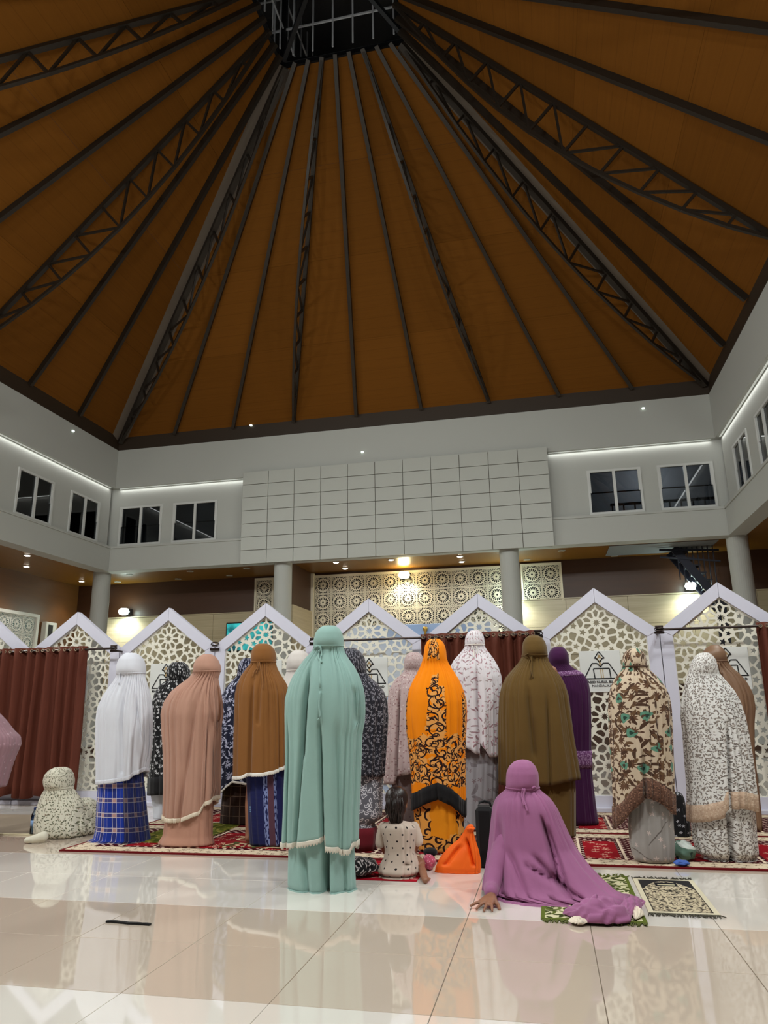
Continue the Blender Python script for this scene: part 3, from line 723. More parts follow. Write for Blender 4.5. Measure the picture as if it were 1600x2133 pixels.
def curtain(x0, x1, z0, label, npl, seed, flare=0):
    rr = random.Random(seed); nx = npl*12; nz = 14; zt = 1.875; vs = []; uv = []
    ph = [rr.uniform(-.5, .5) for _ in range(npl+2)]; am = [rr.uniform(.6, 1.15) for _ in range(npl+2)]
    for j in range(nz+1):
        t = j/nz; z = zt+(z0-zt)*t
        for i in range(nx+1):
            s = i/nx; k = s*npl; q = int(k) % (npl+1); f = k-int(k)
            a = am[q]*(1-f)+am[q+1]*f
            y = RY + (.05+.012*t)*a*math.sin(2*math.pi*(k+ph[q]*.0+.12*math.sin(k*1.7+t*1.5))) + .012*math.sin(3*t+k)
            x = x0+(x1-x0)*s + .02*math.sin(k*2.1)*t + flare*t*(s-.5)*2
            zz = z + (.018*math.sin(k*2.3)+.012*math.sin(k*5.1+1))*(t**6)
            vs.append((x, y, zz)); uv.append((s*(x1-x0)*1.8, z))
    fs = [(j*(nx+1)+i, j*(nx+1)+i+1, (j+1)*(nx+1)+i+1, (j+1)*(nx+1)+i) for j in range(nz) for i in range(nx)]
    r = empty('curtain', (x0, RY, z0), label, 'curtain')
    o = mesh('cloth', vs, fs, cur_m, r, True, uv); sm = o.modifiers.new('solid', 'SOLIDIFY'); sm.thickness = .004; sm.offset = 0
    for i in range(npl*2):
        k = (i+.5)/2; x = x0+(x1-x0)*k/npl
        MB().tube([(x+.017*math.cos(a), RY-.02-.035*abs(math.sin(k*math.pi)), 1.835+.017*math.sin(a)) for a in [m_*math.pi/5 for m_ in range(10)]], .005, 5, True).build('eyelet', ring_m, r)
curtain(-7.45, -5.58, .10, 'long pleated brown eyelet curtain hanging at the left edge', 12, 3, .02)
curtain(-1.36, -.08, .10, 'pleated brown eyelet curtain hanging behind the orange and white veils', 9, 8, 0)
curtain(2.14, 3.0, .10, 'pleated brown eyelet curtain at the right edge', 7, 11, 0)

# ------------------------------------------------------------------ carpets and rugs
def carpet_fn(x0, x1, y0, y1, field=(138, 14, 26), dark=(60, 8, 16)):
    def fn(nb):
        x, y, z = nb.pos()
        e = (x-x0).mini(x1-x).mini((y-y0).mini(y1-y))
        a, b = x+y*.9, x-y*.9
        dash = (a*13.).frac().lt(.34)*(b*13.).frac().lt(.62)
        cell = ((x/.62).frac()-.5).abs(); niche = cell.lt(.2)*((y-y0)/(y1-y0)).between(.18, .72)
        fr = cell.between(.24, .27)
        cf = nb.mix(dash*.9, dark, (206, 180, 166))
        cf = nb.mix(niche, cf, field)
        cf = nb.mix(niche*nb.flower(x, y, 9., 5, .3, 1., .5), cf, (196, 150, 130))
        cf = nb.mix(fr, cf, (216, 196, 172))
        edge = nb.mix(nb.flower(x, y, 15., 4, .34, .8)*.75, (206, 188, 162), (92, 60, 46))
        cf = nb.mix(e.lt(.20), cf, edge)
        cf = nb.mix(e.between(.19, .205), cf, (70, 20, 22))
        return nb.mix(e.lt(.028), cf, (104, 22, 26))
    return fn
def rug(name, x0, x1, y0, y1, z0, th, m, label, fringe=None, side='xy', parts=True):
    r = empty(name, ((x0+x1)/2, (y0+y1)/2, z0), label, 'rug' if name != 'carpet' else 'carpet')
    nx, ny = max(2, int((x1-x0)/.12)), max(2, int((y1-y0)/.12)); rr = random.Random(sum(map(ord, label)))
    vs = []
    for k in (0, 1):
        for j in range(ny+1):
            for i in range(nx+1):
                vs.append((x0+(x1-x0)*i/nx, y0+(y1-y0)*j/ny, z0+(th+.0003*noise.noise((i*.7, j*.7, x0)) if k else .0005)))
    q = (nx+1)*(ny+1); fs = []
    for j in range(ny):
        for i in range(nx):
            a = j*(nx+1)+i; fs += [(a+q, a+1+q, a+nx+2+q, a+nx+1+q), (a+nx+1, a+nx+2, a+1, a)]
    for i in range(nx):
        fs += [(i, i+1, i+1+q, i+q), (ny*(nx+1)+i+1, ny*(nx+1)+i, ny*(nx+1)+i+q, ny*(nx+1)+i+1+q)]
    for j in range(ny):
        a, b = j*(nx+1), (j+1)*(nx+1); fs += [(b, a, a+q, b+q), (a+nx, b+nx, b+nx+q, a+nx+q)]
    mesh('pile' if name == 'carpet' else 'weave', vs, fs, m, r)
    if fringe:
        mb = MB(); n = int((x1-x0)/.007)
        for k in range(n):
            x = x0+(x1-x0)*(k+.5)/n
            for y, s in ((y0, -1), (y1, 1)):
                l = rr.uniform(.035, .06); mb.bar((x, y, z0+th*.6), (x+rr.uniform(-.02, .02), y+s*l, z0+.003+rr.uniform(0, .006)), .005, .004)
        mb.build('fringe', fringe, r, kind='stuff')
    return r
CT = .012
rug('carpet', -3.98, 4.2, 5.72, 7.0, 0, CT, mat('red_carpet_front', rough=.95, spec=.1, fn=carpet_fn(-3.98, 4.2, 5.72, 7.0)), 'long red patterned prayer carpet with beige border, nearest the viewer')
rug('carpet', -3.98, 4.2, 7.03, 8.28, 0, CT, mat('red_carpet_rear', rough=.95, spec=.1, fn=carpet_fn(-3.98, 4.2, 7.03, 8.28)), 'long red patterned prayer carpet behind, against the lattice screens')
rug('floor_mat', -7.6, -4.25, 6.36, 7.5, 0, .01, mat('grey_brown_mat', rough=.9, fn=lambda nb: (lambda p: nb.mix((p[1]-6.36).lt(.05), (132, 116, 98), (206, 192, 158)))(nb.pos())), 'plain grey brown floor mat with cream edge at far left')
def orn(c0, c1, c2, c3):
    def fn(nb):
        x, y, z = nb.pos()
        c = nb.mix(nb.spiral(x, y, 5.5, 2.6, .45, .6), c0, c1)
        c = nb.mix(nb.leaf(x+.1, y, 8., .5, .2, 1., .7), c, c2)
        return nb.mix(nb.flower(x, y, 12., 5, .22), c, c3)
    return fn
rug('prayer_rug', -3.62, -2.98, 6.1, 7.15, CT, .007, mat('green_rug', rough=.95, spec=.1, fn=orn((82, 88, 22), (120, 112, 44), (60, 66, 14), (170, 150, 90))), 'small olive green prayer rug between the blue plaid and pink skirts')
rug('prayer_rug', -2.72, -1.72, 5.98, 7.02, CT, .007, mat('ornate_rug', rough=.95, spec=.1, fn=orn((128, 20, 26), (196, 176, 140), (70, 74, 40), (60, 14, 20))), 'ornate red cream and green rug behind the pink skirt')
rug('prayer_rug', -1.62, -.92, 5.10, 5.70, 0, .004, mat('crimson_rug', rough=.95, spec=.1, fn=lambda nb: (lambda p: nb.mix((p[1]*9.).frac().between(.4, .5), (158, 16, 34), (200, 150, 140)))(nb.pos())), 'crimson rug in front of the toddler beside the mint skirt')
def kaaba(nb):
    x, y, z = nb.pos(); x0, x1, y0, y1 = .45, .815, 4.57, 5.37
    u = (x-x0)/(x1-x0); v = (y-y0)/(y1-y0); e = (x-x0).mini(x1-x).mini((y-y0).mini(y1-y))
    c = nb.mix(nb.spiral(x, y, 24., 2., .34, .55), (196, 182, 154), (96, 84, 72))
    c = nb.mix(nb.leaf(x, y, 30., .6, .22, 1., .5), c, (52, 46, 42))
    arch = ((u-.5)*(u-.5)*1.6+v).gt(.93)
    c = nb.mix(arch, c, (44, 42, 44))
    c = nb.mix(u.between(.32, .68)*v.between(.76, .88), c, (30, 30, 34))
    c = nb.mix(u.between(.36, .64)*v.between(.80, .83), c, (190, 180, 150))
    c = nb.mix(((u-.5)/.26).m('POWER', 2.).__add__(((v-.62)/.035).m('POWER', 2.)).lt(1.)*nb.leaf(x, y, 30., .6, .3), c, (34, 30, 28))
    c = nb.mix(e.lt(.03), c, (206, 196, 170)); return nb.mix(e.between(.028, .034), c, (50, 44, 40))
rug('prayer_rug', .45, .815, 4.57, 5.37, 0, .007, mat('black_cream_rug', rough=.95, spec=.1, fn=kaaba), 'small black and cream prayer rug with arch pattern lying alone at right', mat('dark_fringe', (70, 66, 54), .9))
def gr(nb):
    x, y, z = nb.pos(); e = (x+.12).mini(.42-x).mini((y-4.36).mini(5.42-y))
    c = nb.mix(nb.spiral(x, y, 9., 2.2, .4, .6), (202, 196, 160), (86, 96, 40)); c = nb.mix(nb.leaf(x, y, 16., .5, .2), c, (60, 66, 30))
    return nb.mix(e.lt(.02), c, (90, 100, 40))
rug('prayer_rug', -.12, .42, 4.36, 5.42, 0, .007, mat('green_cream_rug', rough=.95, spec=.1, fn=gr), 'green fringed prayer rug under the seated mauve figure', mat('green_fringe', (86, 92, 36), .9))
# ------------------------------------------------------------------ bodies: round-jointed limbs fused into one continuous skin
skin = mat('warm_skin', (150, 100, 74), .55, fn=lambda nb: nb.mix(nb.noise(nb.tc.outputs['Object'], 14, 3), (128, 84, 62), (156, 106, 80)))
def capsule(p, a, q, b, n=10):
    p, q = Vector(p), Vector(q); d = q-p; ln = d.length; d = d/ln if ln > 1e-6 else Vector((0, 0, 1))
    u = Vector((0, 0, 1)) if abs(d.z) < .9 else Vector((1, 0, 0)); x = d.cross(u).normalized(); y = d.cross(x)
    prof = [(-math.cos(t)*a, math.sin(t)*a, 0) for t in (0.35, .8, 1.2, math.pi/2)] + [(math.sin(t)*b, math.cos(t)*b, 1) for t in (0, .4, .8, 1.2)]
    vs = [p-d*a]+[(p if e == 0 else q)+d*h+(x*math.cos(2*math.pi*k/n)+y*math.sin(2*math.pi*k/n))*r for h, r, e in prof for k in range(n)]+[q+d*b]
    m = len(prof); fs = [(0, 1+(k+1) % n, 1+k) for k in range(n)]
    for i in range(m-1): fs += [(1+i*n+k, 1+i*n+(k+1) % n, 1+(i+1)*n+(k+1) % n, 1+(i+1)*n+k) for k in range(n)]
    e = len(vs)-1; fs += [(e, 1+(m-1)*n+k, 1+(m-1)*n+(k+1) % n) for k in range(n)]
    return vs, fs
def ellipsoid(c, r, rot=None, n=16, m=10):
    vs = []; R3 = rot or Matrix.Identity(3); c = Vector(c)
    for i in range(1, m):
        t = math.pi*i/m
        for k in range(n): vs.append(c+R3 @ Vector((r[0]*math.sin(t)*math.cos(2*math.pi*k/n), r[1]*math.sin(t)*math.sin(2*math.pi*k/n), r[2]*math.cos(t))))
    vs += [c+R3 @ Vector((0, 0, r[2])), c-R3 @ Vector((0, 0, r[2]))]; a = len(vs)-2
    fs = [(a, k, (k+1) % n) for k in range(n)]+[(a+1, (m-2)*n+(k+1) % n, (m-2)*n+k) for k in range(n)]
    for i in range(m-2): fs += [(i*n+k, (i+1)*n+k, (i+1)*n+(k+1) % n, i*n+(k+1) % n) for k in range(n)]
    return vs, fs
def head_parts(mb, c, s=1., down=.25):      # c: middle of the skull; the face looks to +Y, tipped down
    R3 = Matrix.Rotation(-down, 3, 'X'); c = Vector(c)
    P = lambda x, y, z: c+R3 @ (Vector((x, y, z))*s)
    E = lambda p, r: mb.add(*ellipsoid(P(*p), tuple(k*s for k in r), R3))
    E((0, -.005, .025), (.074, .092, .085)); E((0, .03, -.05), (.058, .06, .068)); E((0, .045, -.085), (.036, .04, .03))      # skull, face, chin
    mb.add(*capsule(P(0, .088, .01), .009*s, P(0, .108, -.032), .014*s)); E((0, .088, -.062), (.026, .014, .007)); E((0, .086, -.073), (.022, .014, .008))     # nose, lips
    for q in (-1, 1):
        E((q*.032, .076, .004), (.017, .014, .011)); E((q*.033, .083, .022), (.024, .010, .006)); E((q*.04, .062, -.04), (.026, .03, .024)); E((q*.075, -.002, -.015), (.010, .022, .032))   # lids, brows, cheeks, ears
def hand_parts(mb, w, d, up, s=1., side=1, spread=.25, curl=.3):     # wrist, pointing direction, back-of-hand normal
    w, d, up = Vector(w), Vector(d).normalized(), Vector(up).normalized(); x = d.cross(up).normalized()*side; up = x.cross(d).normalized()*side
    P = lambda a, b, c: w+(d*a+x*b+up*c)*s
    for b in (-.03, -.01, .012, .032): mb.add(*capsule(P(.0, b*.6, 0), .017*s, P(.075, b, .004), .0125*s))
    for b, l, k in ((-.034, .058, -1.3), (-.0115, .070, -.4), (.0115, .076, .3), (.034, .068, 1.)):
        a = k*spread; p = P(.078, b, .004); v = (d*math.cos(a)+x*math.sin(a)); r = .0086*s
        q = p+v*l*.45*s; c1 = v*math.cos(curl)-up*math.sin(curl); q2 = q+c1*l*.32*s; c2 = v*math.cos(curl*1.9)-up*math.sin(curl*1.9); q3 = q2+c2*l*.25*s
        mb.add(*capsule(p, r*1.08, q, r)); mb.add(*capsule(q, r, q2, r*.92)); mb.add(*capsule(q2, r*.92, q3, r*.78))
    p = P(.018, .03, -.004); q = P(.052, .062, -.012); q2 = P(.082, .078, -.014)
    mb.add(*capsule(p, .015*s, q, .0105*s)); mb.add(*capsule(q, .0105*s, q2, .0085*s))
def limb(mb, pts):
    for (p, a), (q, b) in zip(pts[:-1], pts[1:]): mb.add(*capsule(p, a, q, b, 12))
def fuse(name, mb, vox):
    me = bpy.data.meshes.new(name); me.from_pydata(mb.v, [], mb.f); me.update()
    o = bpy.data.objects.new(name, me); COL.objects.link(o)
    r = o.modifiers.new('r', 'REMESH'); r.mode = 'VOXEL'; r.voxel_size = vox; r.use_smooth_shade = True
    s = o.modifiers.new('s', 'SMOOTH'); s.factor = .5; s.iterations = 3
    dg = bpy.context.evaluated_depsgraph_get(); dg.update()
    m2 = bpy.data.meshes.new_from_object(o.evaluated_get(dg)); m2.name = name
    bpy.data.objects.remove(o); bpy.data.meshes.remove(me)
    m2.materials.clear(); m2.materials.append(skin); m2.polygons.foreach_set('use_smooth', [True]*len(m2.polygons))
    return m2
def standing_body():
    mb = MB()
    limb(mb, [((0, .0, .90), .115), ((0, .0, 1.02), .105), ((0, 0, 1.18), .11), ((0, .005, 1.30), .085), ((0, .02, 1.40), .048), ((0, .03, 1.46), .046)])
    for s in (-1, 1):
        limb(mb, [((s*.07, 0, 1.22), .09), ((s*.15, 0, 1.315), .052), ((s*.185, .0, 1.2), .045), ((s*.195, .01, 1.06), .038), ((s*.12, .13, 1.07), .032), ((s*.04, .15, 1.09), .024)])
        hand_parts(mb, (s*.04, .15+.012*s, 1.09+.01*s), (-s, .12, .05), (0, 1, .1), 1., -s, .1, .25)
        limb(mb, [((s*.075, 0, .88), .095), ((s*.085, .005, .66), .072), ((s*.09, .015, .47), .052), ((s*.09, -.01, .3), .05), ((s*.09, -.015, .09), .036), ((s*.09, -.02, .05), .036)])
        limb(mb, [((s*.09, -.03, .04), .034), ((s*.10, .09, .03), .028), ((s*.105, .15, .022), .02)])
    head_parts(mb, (0, .045, 1.53), .96)
    return fuse('body', mb, .012)
BODY = standing_body()

# ------------------------------------------------------------------ draped cloth
def smooth(a):
    b = a.copy(); b[1:-1] = .25*a[:-2]+.5*a[1:-1]+.25*a[2:]; return b
class Drape:
    """cloth hanging round a body: rows (photo y, left x, right x[, depth ratio[, shift back]]) give the outline at depth yc"""
    def __init__(s, rows, yc, pinch=None, floor=None, hem=None, amp=.02, seed=0, n=200, nz=60, kd=.76, khead=1.08, creases=(), front=1.15, lean=0., sup=2.25, fine=1.):
        s.yc = yc; rr = random.Random(seed); s.sup = sup
        Z = []; XL_ = []; XR_ = []; KD = []; YO = []
        for r in rows:
            a, b = atY(r[1], r[0], yc), atY(r[2], r[0], yc); Z.append((a[2]+b[2])/2); XL_.append(a[0]); XR_.append(b[0])
            k = r[3] if len(r) > 3 else (khead if pinch and r[0] <= pinch else kd); KD.append(k); YO.append(r[4] if len(r) > 4 else 0.)
        if floor is not None: Z[-1] = floor
        Z, XL_, XR_, KD, YO = map(np.array, (Z, XL_, XR_, KD, YO)); o = np.argsort(-Z); Z, XL_, XR_, KD, YO = Z[o], XL_[o], XR_[o], KD[o], YO[o]
        zz = np.linspace(Z[0], Z[-1], 420); g = lambda q: np.interp(-zz, -Z, q)
        xl, xr, kk, yo = g(XL_), g(XR_), g(KD), g(YO)
        for _ in range(5): xl, xr = smooth(xl), smooth(xr)
        for _ in range(60): kk, yo = smooth(kk), smooth(yo)
        s.zz = zz; s.cx = (xl+xr)/2; s.rx = (xr-xl)/2; s.ry = s.rx*kk; s.yo = yo+lean*0
        s.zp = atY(0, pinch, yc)[2] if pinch else Z[0]
        if pinch: s.zp = (atY(rows[0][1], pinch, yc)[2])
        s.floor = floor; s.amp = amp*1.55; s.front = front; s.n = n; s.nz = nz
        s.ks = [(rr.choice((4, 5, 6, 7)), .45), (rr.choice((8, 9, 10, 11)), .34), (rr.choice((15, 17, 19)), .2*fine), (rr.choice((27, 31)), .08*fine)]
        s.ph = [rr.uniform(0, 6.28) for _ in s.ks]; s.dr = [rr.uniform(-1.1, 1.1) for _ in s.ks]; s.w = [rr.uniform(0, 6.28) for _ in range(3)]
        s.hem = None
        if hem:
            pts = []
            for x, y in hem:
                p = atY(x, y, yc); rxh = float(np.interp(-p[2], -zz, s.rx)); cxh = float(np.interp(-p[2], -zz, s.cx)); ryh = float(np.interp(-p[2], -zz, s.ry))
                t = max(-1, min(1, (p[0]-cxh)/max(rxh, 1e-3))); p = atY(x, y, yc-ryh*math.sqrt(1-t*t)*.95); pts.append((p[0], p[2]))
            pts.sort(); s.hem = (np.array([p[0] for p in pts]), np.array([p[1] for p in pts]))
        s.cr = []
        for cxp, yt, yb, dep, wid in creases:
            a, b = s.near(cxp, yt) if not isinstance(cxp, tuple) else s.near(cxp[0], yt), s.near(cxp if not isinstance(cxp, tuple) else cxp[1], yb)
            s.cr.append((a, b, dep, wid))
        s.per = 2*math.pi*float(np.max(s.rx))*.86
    def near(s, x, y):      # point on the side towards the camera
        p = atY(x, y, s.yc-.1)
        for _ in range(6):
            i = np.interp; cx, rx, ry, yo = (float(i(-p[2], -s.zz, q)) for q in (s.cx, s.rx, s.ry, s.yo))
            t = max(-1, min(1, (p[0]-cx)/max(rx, 1e-3))); yy = s.yc+yo-ry*math.sqrt(max(0, 1-abs(t)**s.sup))**(1.) ; p = atY(x, y, yy)
        return p
    def point(s, th, z, off=0.):
        i = np.interp; cx, rx, ry, yo = (float(i(-z, -s.zz, q)) for q in (s.cx, s.rx, s.ry, s.yo))
        c, q = math.cos(th), math.sin(th); e = 2/s.sup
        x, y = math.copysign(abs(c)**e, c), math.copysign(abs(q)**e, q)
        t = min(1., max(0., (s.zp-z)/.5)); a = s.amp*t*t*(3-2*t); fn = s.amp*.5*min(1., max(0., (s.zp-z)/.03))*max(0, 1-max(0, (s.zp-z))/.5)
        if z > s.zp: a = fn = 0
        f = 0.
        tw = th+.25*math.sin(2*th+s.w[0])+.15*math.sin(3*th+s.w[1])
        for (k, w_), p, d in zip(s.ks, s.ph, s.dr): f += w_*(abs(math.sin((k*tw)/1.+p+d*(s.zp-z)))-1)
        g = abs(math.sin(23*tw+s.w[2]))-1
        r = max(rx, .02); sc_ = 1+(a*(f+.12)+fn*(g+.2)+off)/max(r, .05)
        px, py = cx+rx*x*sc_, s.yc+yo+ry*y*sc_*(s.front if q > 0 else 1.)
        if q < .3:
            for A, B, dep, wid in s.cr:
                t = (z-A[2])/(B[2]-A[2]+1e-9)
                if -.05 < t < 1.1:
                    lx = A[0]+(B[0]-A[0])*t; fall = math.exp(-((px-lx)/wid)**2)*min(1, max(0, t*4+.1))
                    py += 1.9*dep*fall
        return (px, py, z)
    def zh(s, th, z_default):
        if s.hem is None: return z_default
        zm = float(np.mean(s.hem[1])); cx, rx = (float(np.interp(-zm, -s.zz, q)) for q in (s.cx, s.rx))
        return float(np.interp(cx+rx*math.cos(th), s.hem[0], s.hem[1]))
    def build(s, name, m, parent, face=False, cap=True, flat_hem=.0):
        n, nz = s.n, s.nz; vs = []; uv = []; zb = s.zz[-1]; zt = s.zz[0]
        for j in range(nz+1):
            t = j/nz; t = (t*t*.78+t*.22) if s.zz[0]-s.zp > .05 else t
            for i in range(n+1):
                th = math.pi/2+2*math.pi*i/n; h = s.zh(th, zb); z = zt+(h-zt)*t
                vs.append(s.point(th, z)); uv.append(((i/n-.5)*s.per, z))
        if s.floor is not None:
            rr = random.Random(int(s.per*1e4))
            for i in range(n+1):
                th = math.pi/2+2*math.pi*i/n
                vs[nz*(n+1)+i] = (vs[nz*(n+1)+i][0], vs[nz*(n+1)+i][1], s.floor+.003)
        fs = []
        hd = zt-(zt-s.zp)*.55 if face else 0
        for j in range(nz):
            for i in range(n):
                a = j*(n+1)+i
                if face:
                    v = vs[a]; th = 2*math.pi*(i+.5)/n; dz = (v[2]-hd)/((zt-s.zp)*.62+1e-6); da = min(th, 2*math.pi-th)/.62
                    if dz*dz+da*da < 1: continue
                fs.append((a, a+1, a+n+2, a+n+1))
        if cap:
            c = len(vs); vs.append((float(s.cx[0]), s.yc+float(s.yo[0]), zt+.004)); uv.append((0, zt)); fs += [(c, i+1, i) for i in range(n)]
        # weld the seam
        o = mesh(name, vs, fs, m, parent, True, uv)
        sm = o.modifiers.new('thickness', 'SOLIDIFY'); sm.thickness = .003; sm.offset = -1
        return o
    def trim(s, name, m, parent, h=.03, scallop=0., over=.006, below=.0, lift=None, np_=None):
        n = s.n*(2 if scallop else 1); vs = []; uv = []; zb = s.zz[-1]
        for j in range(4):
            for i in range(n+1):
                th = math.pi/2+2*math.pi*i/n; b = s.zh(th, zb) if lift is None else lift(th); z = b-below+(h+below)*j/3
                if scallop and j == 0: z -= scallop*abs(math.sin(i*math.pi/4))
                vs.append(s.point(th, z, over)); uv.append(((i/n-.5)*s.per, z))
        fs = [(j*(n+1)+i, (j+1)*(n+1)+i, (j+1)*(n+1)+i+1, j*(n+1)+i+1) for j in range(3) for i in range(n)]
        o = mesh(name, vs, fs, m, parent, True, uv); sm = o.modifiers.new('thickness', 'SOLIDIFY'); sm.thickness = .004; sm.offset = 0
        return o
    def band(s, name, m, parent, z=None, r=.005, tilt=0.):
        z = s.zp if z is None else z; pts = []
        for i in range(48):
            th = 2*math.pi*i/48; pts.append(s.point(th, z+tilt*math.cos(th), .003))
        return MB().tube(pts, r, 6, True).build(name, m, parent, True)
    def cord(s, name, m, parent, pts, r=.006, out=.012):
        P3 = [s.near(x, y) for x, y in pts]; q = []
        P3 = [Vector((p[0], p[1]-out, p[2])) for p in P3]
        for i in range(len(P3)-1):
            for k in range(4): q.append(P3[i].lerp(P3[i+1], k/4))
        q.append(P3[-1])
        for _ in range(2): q = [q[0]]+[q[i-1]*.25+q[i]*.5+q[i+1]*.25 for i in range(1, len(q)-1)]+[q[-1]]
        return MB().tube(q, r, 6).build(name, m, parent, True)
def body_for(parent, veil, cx, z0=0.):
    zt = float(veil.zz[0]); k = (zt-z0-.02)/1.615; i = int(np.argmin(abs(veil.zz-(veil.zp))))
    hx = float(veil.cx[max(0, int(i*.6))])
    kx = min(1.02, float(np.min(veil.rx[int(np.searchsorted(-veil.zz, -(z0+1.25*k))):][:40]))/.27)
    return inst('body', BODY, parent, ((hx+cx)/2, veil.yc+.0, z0+.009), scale=(max(.62, kx)*k, .84*k, k))
PG = 'people standing in prayer, seen from behind'
def person(label, veil_rows, yc, veil_mat, pinch=None, skirt=None, skirt_mat=None, hem=None, z0=CT, seed=1, amp=.022, trim=None, band=None, cords=(), cord_mat=None, creases=(), sk_creases=(), kd=.76, skirt_kd=.60, extra=None, group=PG, body=True, sk_amp=.018, khead=1.08, cat='person', sup=2.25, vname='prayer_veil', fine=1.):
    mid = veil_rows[len(veil_rows)//2]; c = atY((mid[1]+mid[2])/2, mid[0], yc)
    r = empty('person', (c[0], yc, z0), label, cat, group)
    v = Drape(veil_rows, yc, pinch, None if skirt else z0, hem, amp, seed, kd=kd, creases=creases, khead=khead, sup=sup, fine=fine)
    v.build(vname, veil_mat, r, face=bool(pinch))
    if skirt:
        k = Drape(skirt, yc, None, z0, None, sk_amp, seed+50, n=96, nz=30, kd=skirt_kd, creases=sk_creases); k.zp = k.zz[0]+.2; k.build('skirt', skirt_mat, r, cap=False)
        pass
    if trim: v.trim(trim[0], trim[1], r, **trim[2])
    if band: v.band('head_tie', band, r)
    for cpts in cords: v.cord('tie_cord', cord_mat or band or veil_mat, r, cpts)
    if body: body_for(r, v, c[0], z0)
    if extra: extra(r, v, k if skirt else None)
    return r, v

# ------------------------------------------------------------------ cloths
def plain(name, c, var=.06): 
    return cloth(name, c, fn=lambda nb: (lambda q: nb.mix(nb.noise(nb.vec(q[0]*3, q[1]*1.2), 2.5, 3), tuple(x*(1-var) for x in c), tuple(min(255, x*(1+var)) for x in c)))(nb.uv()))
def printed(name, base, *layers):      # layers: (function(nb,u,v) -> mask, colour)
    def fn(nb):
        u, v = nb.uv(); c = base
        for f, col in layers: c = nb.mix(f(nb, u, v), c, col)
        return c
    return cloth(name, base, fn=fn)
FL = lambda sc_, p, r, rnd=1., pick=None, depth=.4, o=0.: (lambda nb, u, v: nb.flower(u+o, v+o*.7, sc_, p, r, rnd, depth, pick))
LF = lambda sc_, a, b, pick=None, o=0.: (lambda nb, u, v: nb.leaf(u+o, v+o*.6, sc_, a, b, 1., pick))
m_white = plain('white_veil', (206, 206, 214), .03); m_mint = plain('mint_veil', (142, 174, 167)); m_pink = plain('peach_pink_veil', (174, 132, 114))
m_brown = plain('caramel_veil', (128, 82, 38)); m_olive = plain('olive_brown_veil', (96, 72, 32)); m_purple = plain('deep_purple', (62, 18, 62)); m_mauve = plain('mauve_veil', (160, 100, 140))
m_tan = mat('tan_satin', (126, 96, 74), .45, spec=.4); m_black = plain('black_cloth', (20, 18, 20)); m_cream_trim = plain('cream_crochet', (222, 208, 188)); m_red = plain('wine_velvet', (92, 10, 24), .2)
m_wtrim = plain('white_trim', (226, 220, 212)); m_lav = printed('lavender_lace', (104, 60, 104), (FL(60, 5, .4), (184, 150, 186))); m_grey_leg = plain('pale_grey_trousers', (190, 192, 200))
m_blackfl = printed('black_small_white_flowers', (16, 15, 17), (FL(24, 5, .34, 1., .8), (206, 204, 206)), (LF(30, .34, .12, .35, .3), (120, 118, 120)))
m_navyfl = printed('navy_white_flowers', (20, 22, 44), (FL(17, 5, .42, 1., .85), (150, 150, 172)), (LF(20, .45, .14, .7, .4), (176, 176, 196)))
m_ditsy = printed('charcoal_ditsy', (34, 33, 42), (FL(36, 4, .42, 1., None, .55), (150, 148, 158)), (FL(44, 5, .2, 1., .5, .3, .5), (20, 20, 26)))
m_leafsk = printed('grey_white_petal_skirt', (96, 96, 104), (LF(26, .5, .30), (214, 214, 220)), (LF(26, .36, .14), (110, 110, 120)))
m_dusty = printed('dusty_pink_ditsy', (182, 160, 158), (FL(34, 5, .28, 1., .7), (128, 84, 88)), (FL(26, 4, .2, 1., .4, .3, .4), (214, 200, 196)))
m_dusty_sk = printed('dusty_grey_skirt', (128, 112, 112), (FL(30, 5, .25, 1., .5), (96, 74, 78)))
m_sprig = printed('white_pink_sprigs', (218, 212, 216), (LF(19, .5, .12, .5), (158, 124, 130)), (FL(26, 5, .28, 1., .45), (182, 128, 140)), (LF(27, .4, .12, .45, .3), (166, 150, 150)))
m_sprig_sk = printed('grey_sprig_skirt', (146, 142, 146), (LF(9, .5, .14, .5), (116, 108, 112)), (FL(12, 5, .26, 1., .4), (122, 104, 108)))
m_creamfl = printed('cream_brown_green_print', (200, 180, 156), (FL(13, 9, .46, 1., .40, .25, .15), (96, 66, 46)), (LF(15, .60, .16, .68), (72, 48, 34)), (LF(19, .5, .20, .55, .5), (104, 76, 52)), (LF(8.5, .30, .24, .34, .7), (92, 140, 118)), (LF(8.5, .12, .10, .34, .7), (40, 64, 54)), (LF(30, .4, .2, .5, .9), (84, 58, 44)))
m_lace_br = printed('brown_lace', (96, 66, 52), (FL(55, 4, .34), (146, 108, 88)), (FL(40, 4, .22, 1., None, .4, .3), (52, 34, 26)))
m_embro = printed('grey_embroidered_skirt', (152, 146, 142), (LF(5.5, .62, .02, .5), (104, 96, 92)), (FL(24, 5, .40, 1., .2), (198, 180, 174)), (FL(26, 4, .2, 1., .12), (200, 180, 176)))
m_tiny = printed('white_tiny_leaves', (222, 219, 216), (LF(40, .44, .18, .72), (136, 124, 116)), (LF(52, .46, .17, .8, .4), (112, 102, 96)), (FL(44, 5, .3, 1., .4, .4, .2), (164, 152, 142)))
m_lace_tan = printed('tan_lace', (186, 158, 136), (FL(60, 4, .38), (206, 184, 162)), (FL(44, 4, .2, 1., None, .4, .3), (156, 128, 106)))
m_kid = printed('cream_green_sprigs', (208, 202, 184), (LF(34, .36, .15, .8), (92, 92, 72)), (LF(44, .36, .14, .5, .4), (124, 120, 96)), (FL(26, 4, .18, 1., .4), (128, 104, 84)))
m_blush = printed('blush_cloth', (146, 112, 120), (FL(20, 5, .2, 1., .4), (186, 152, 160)))
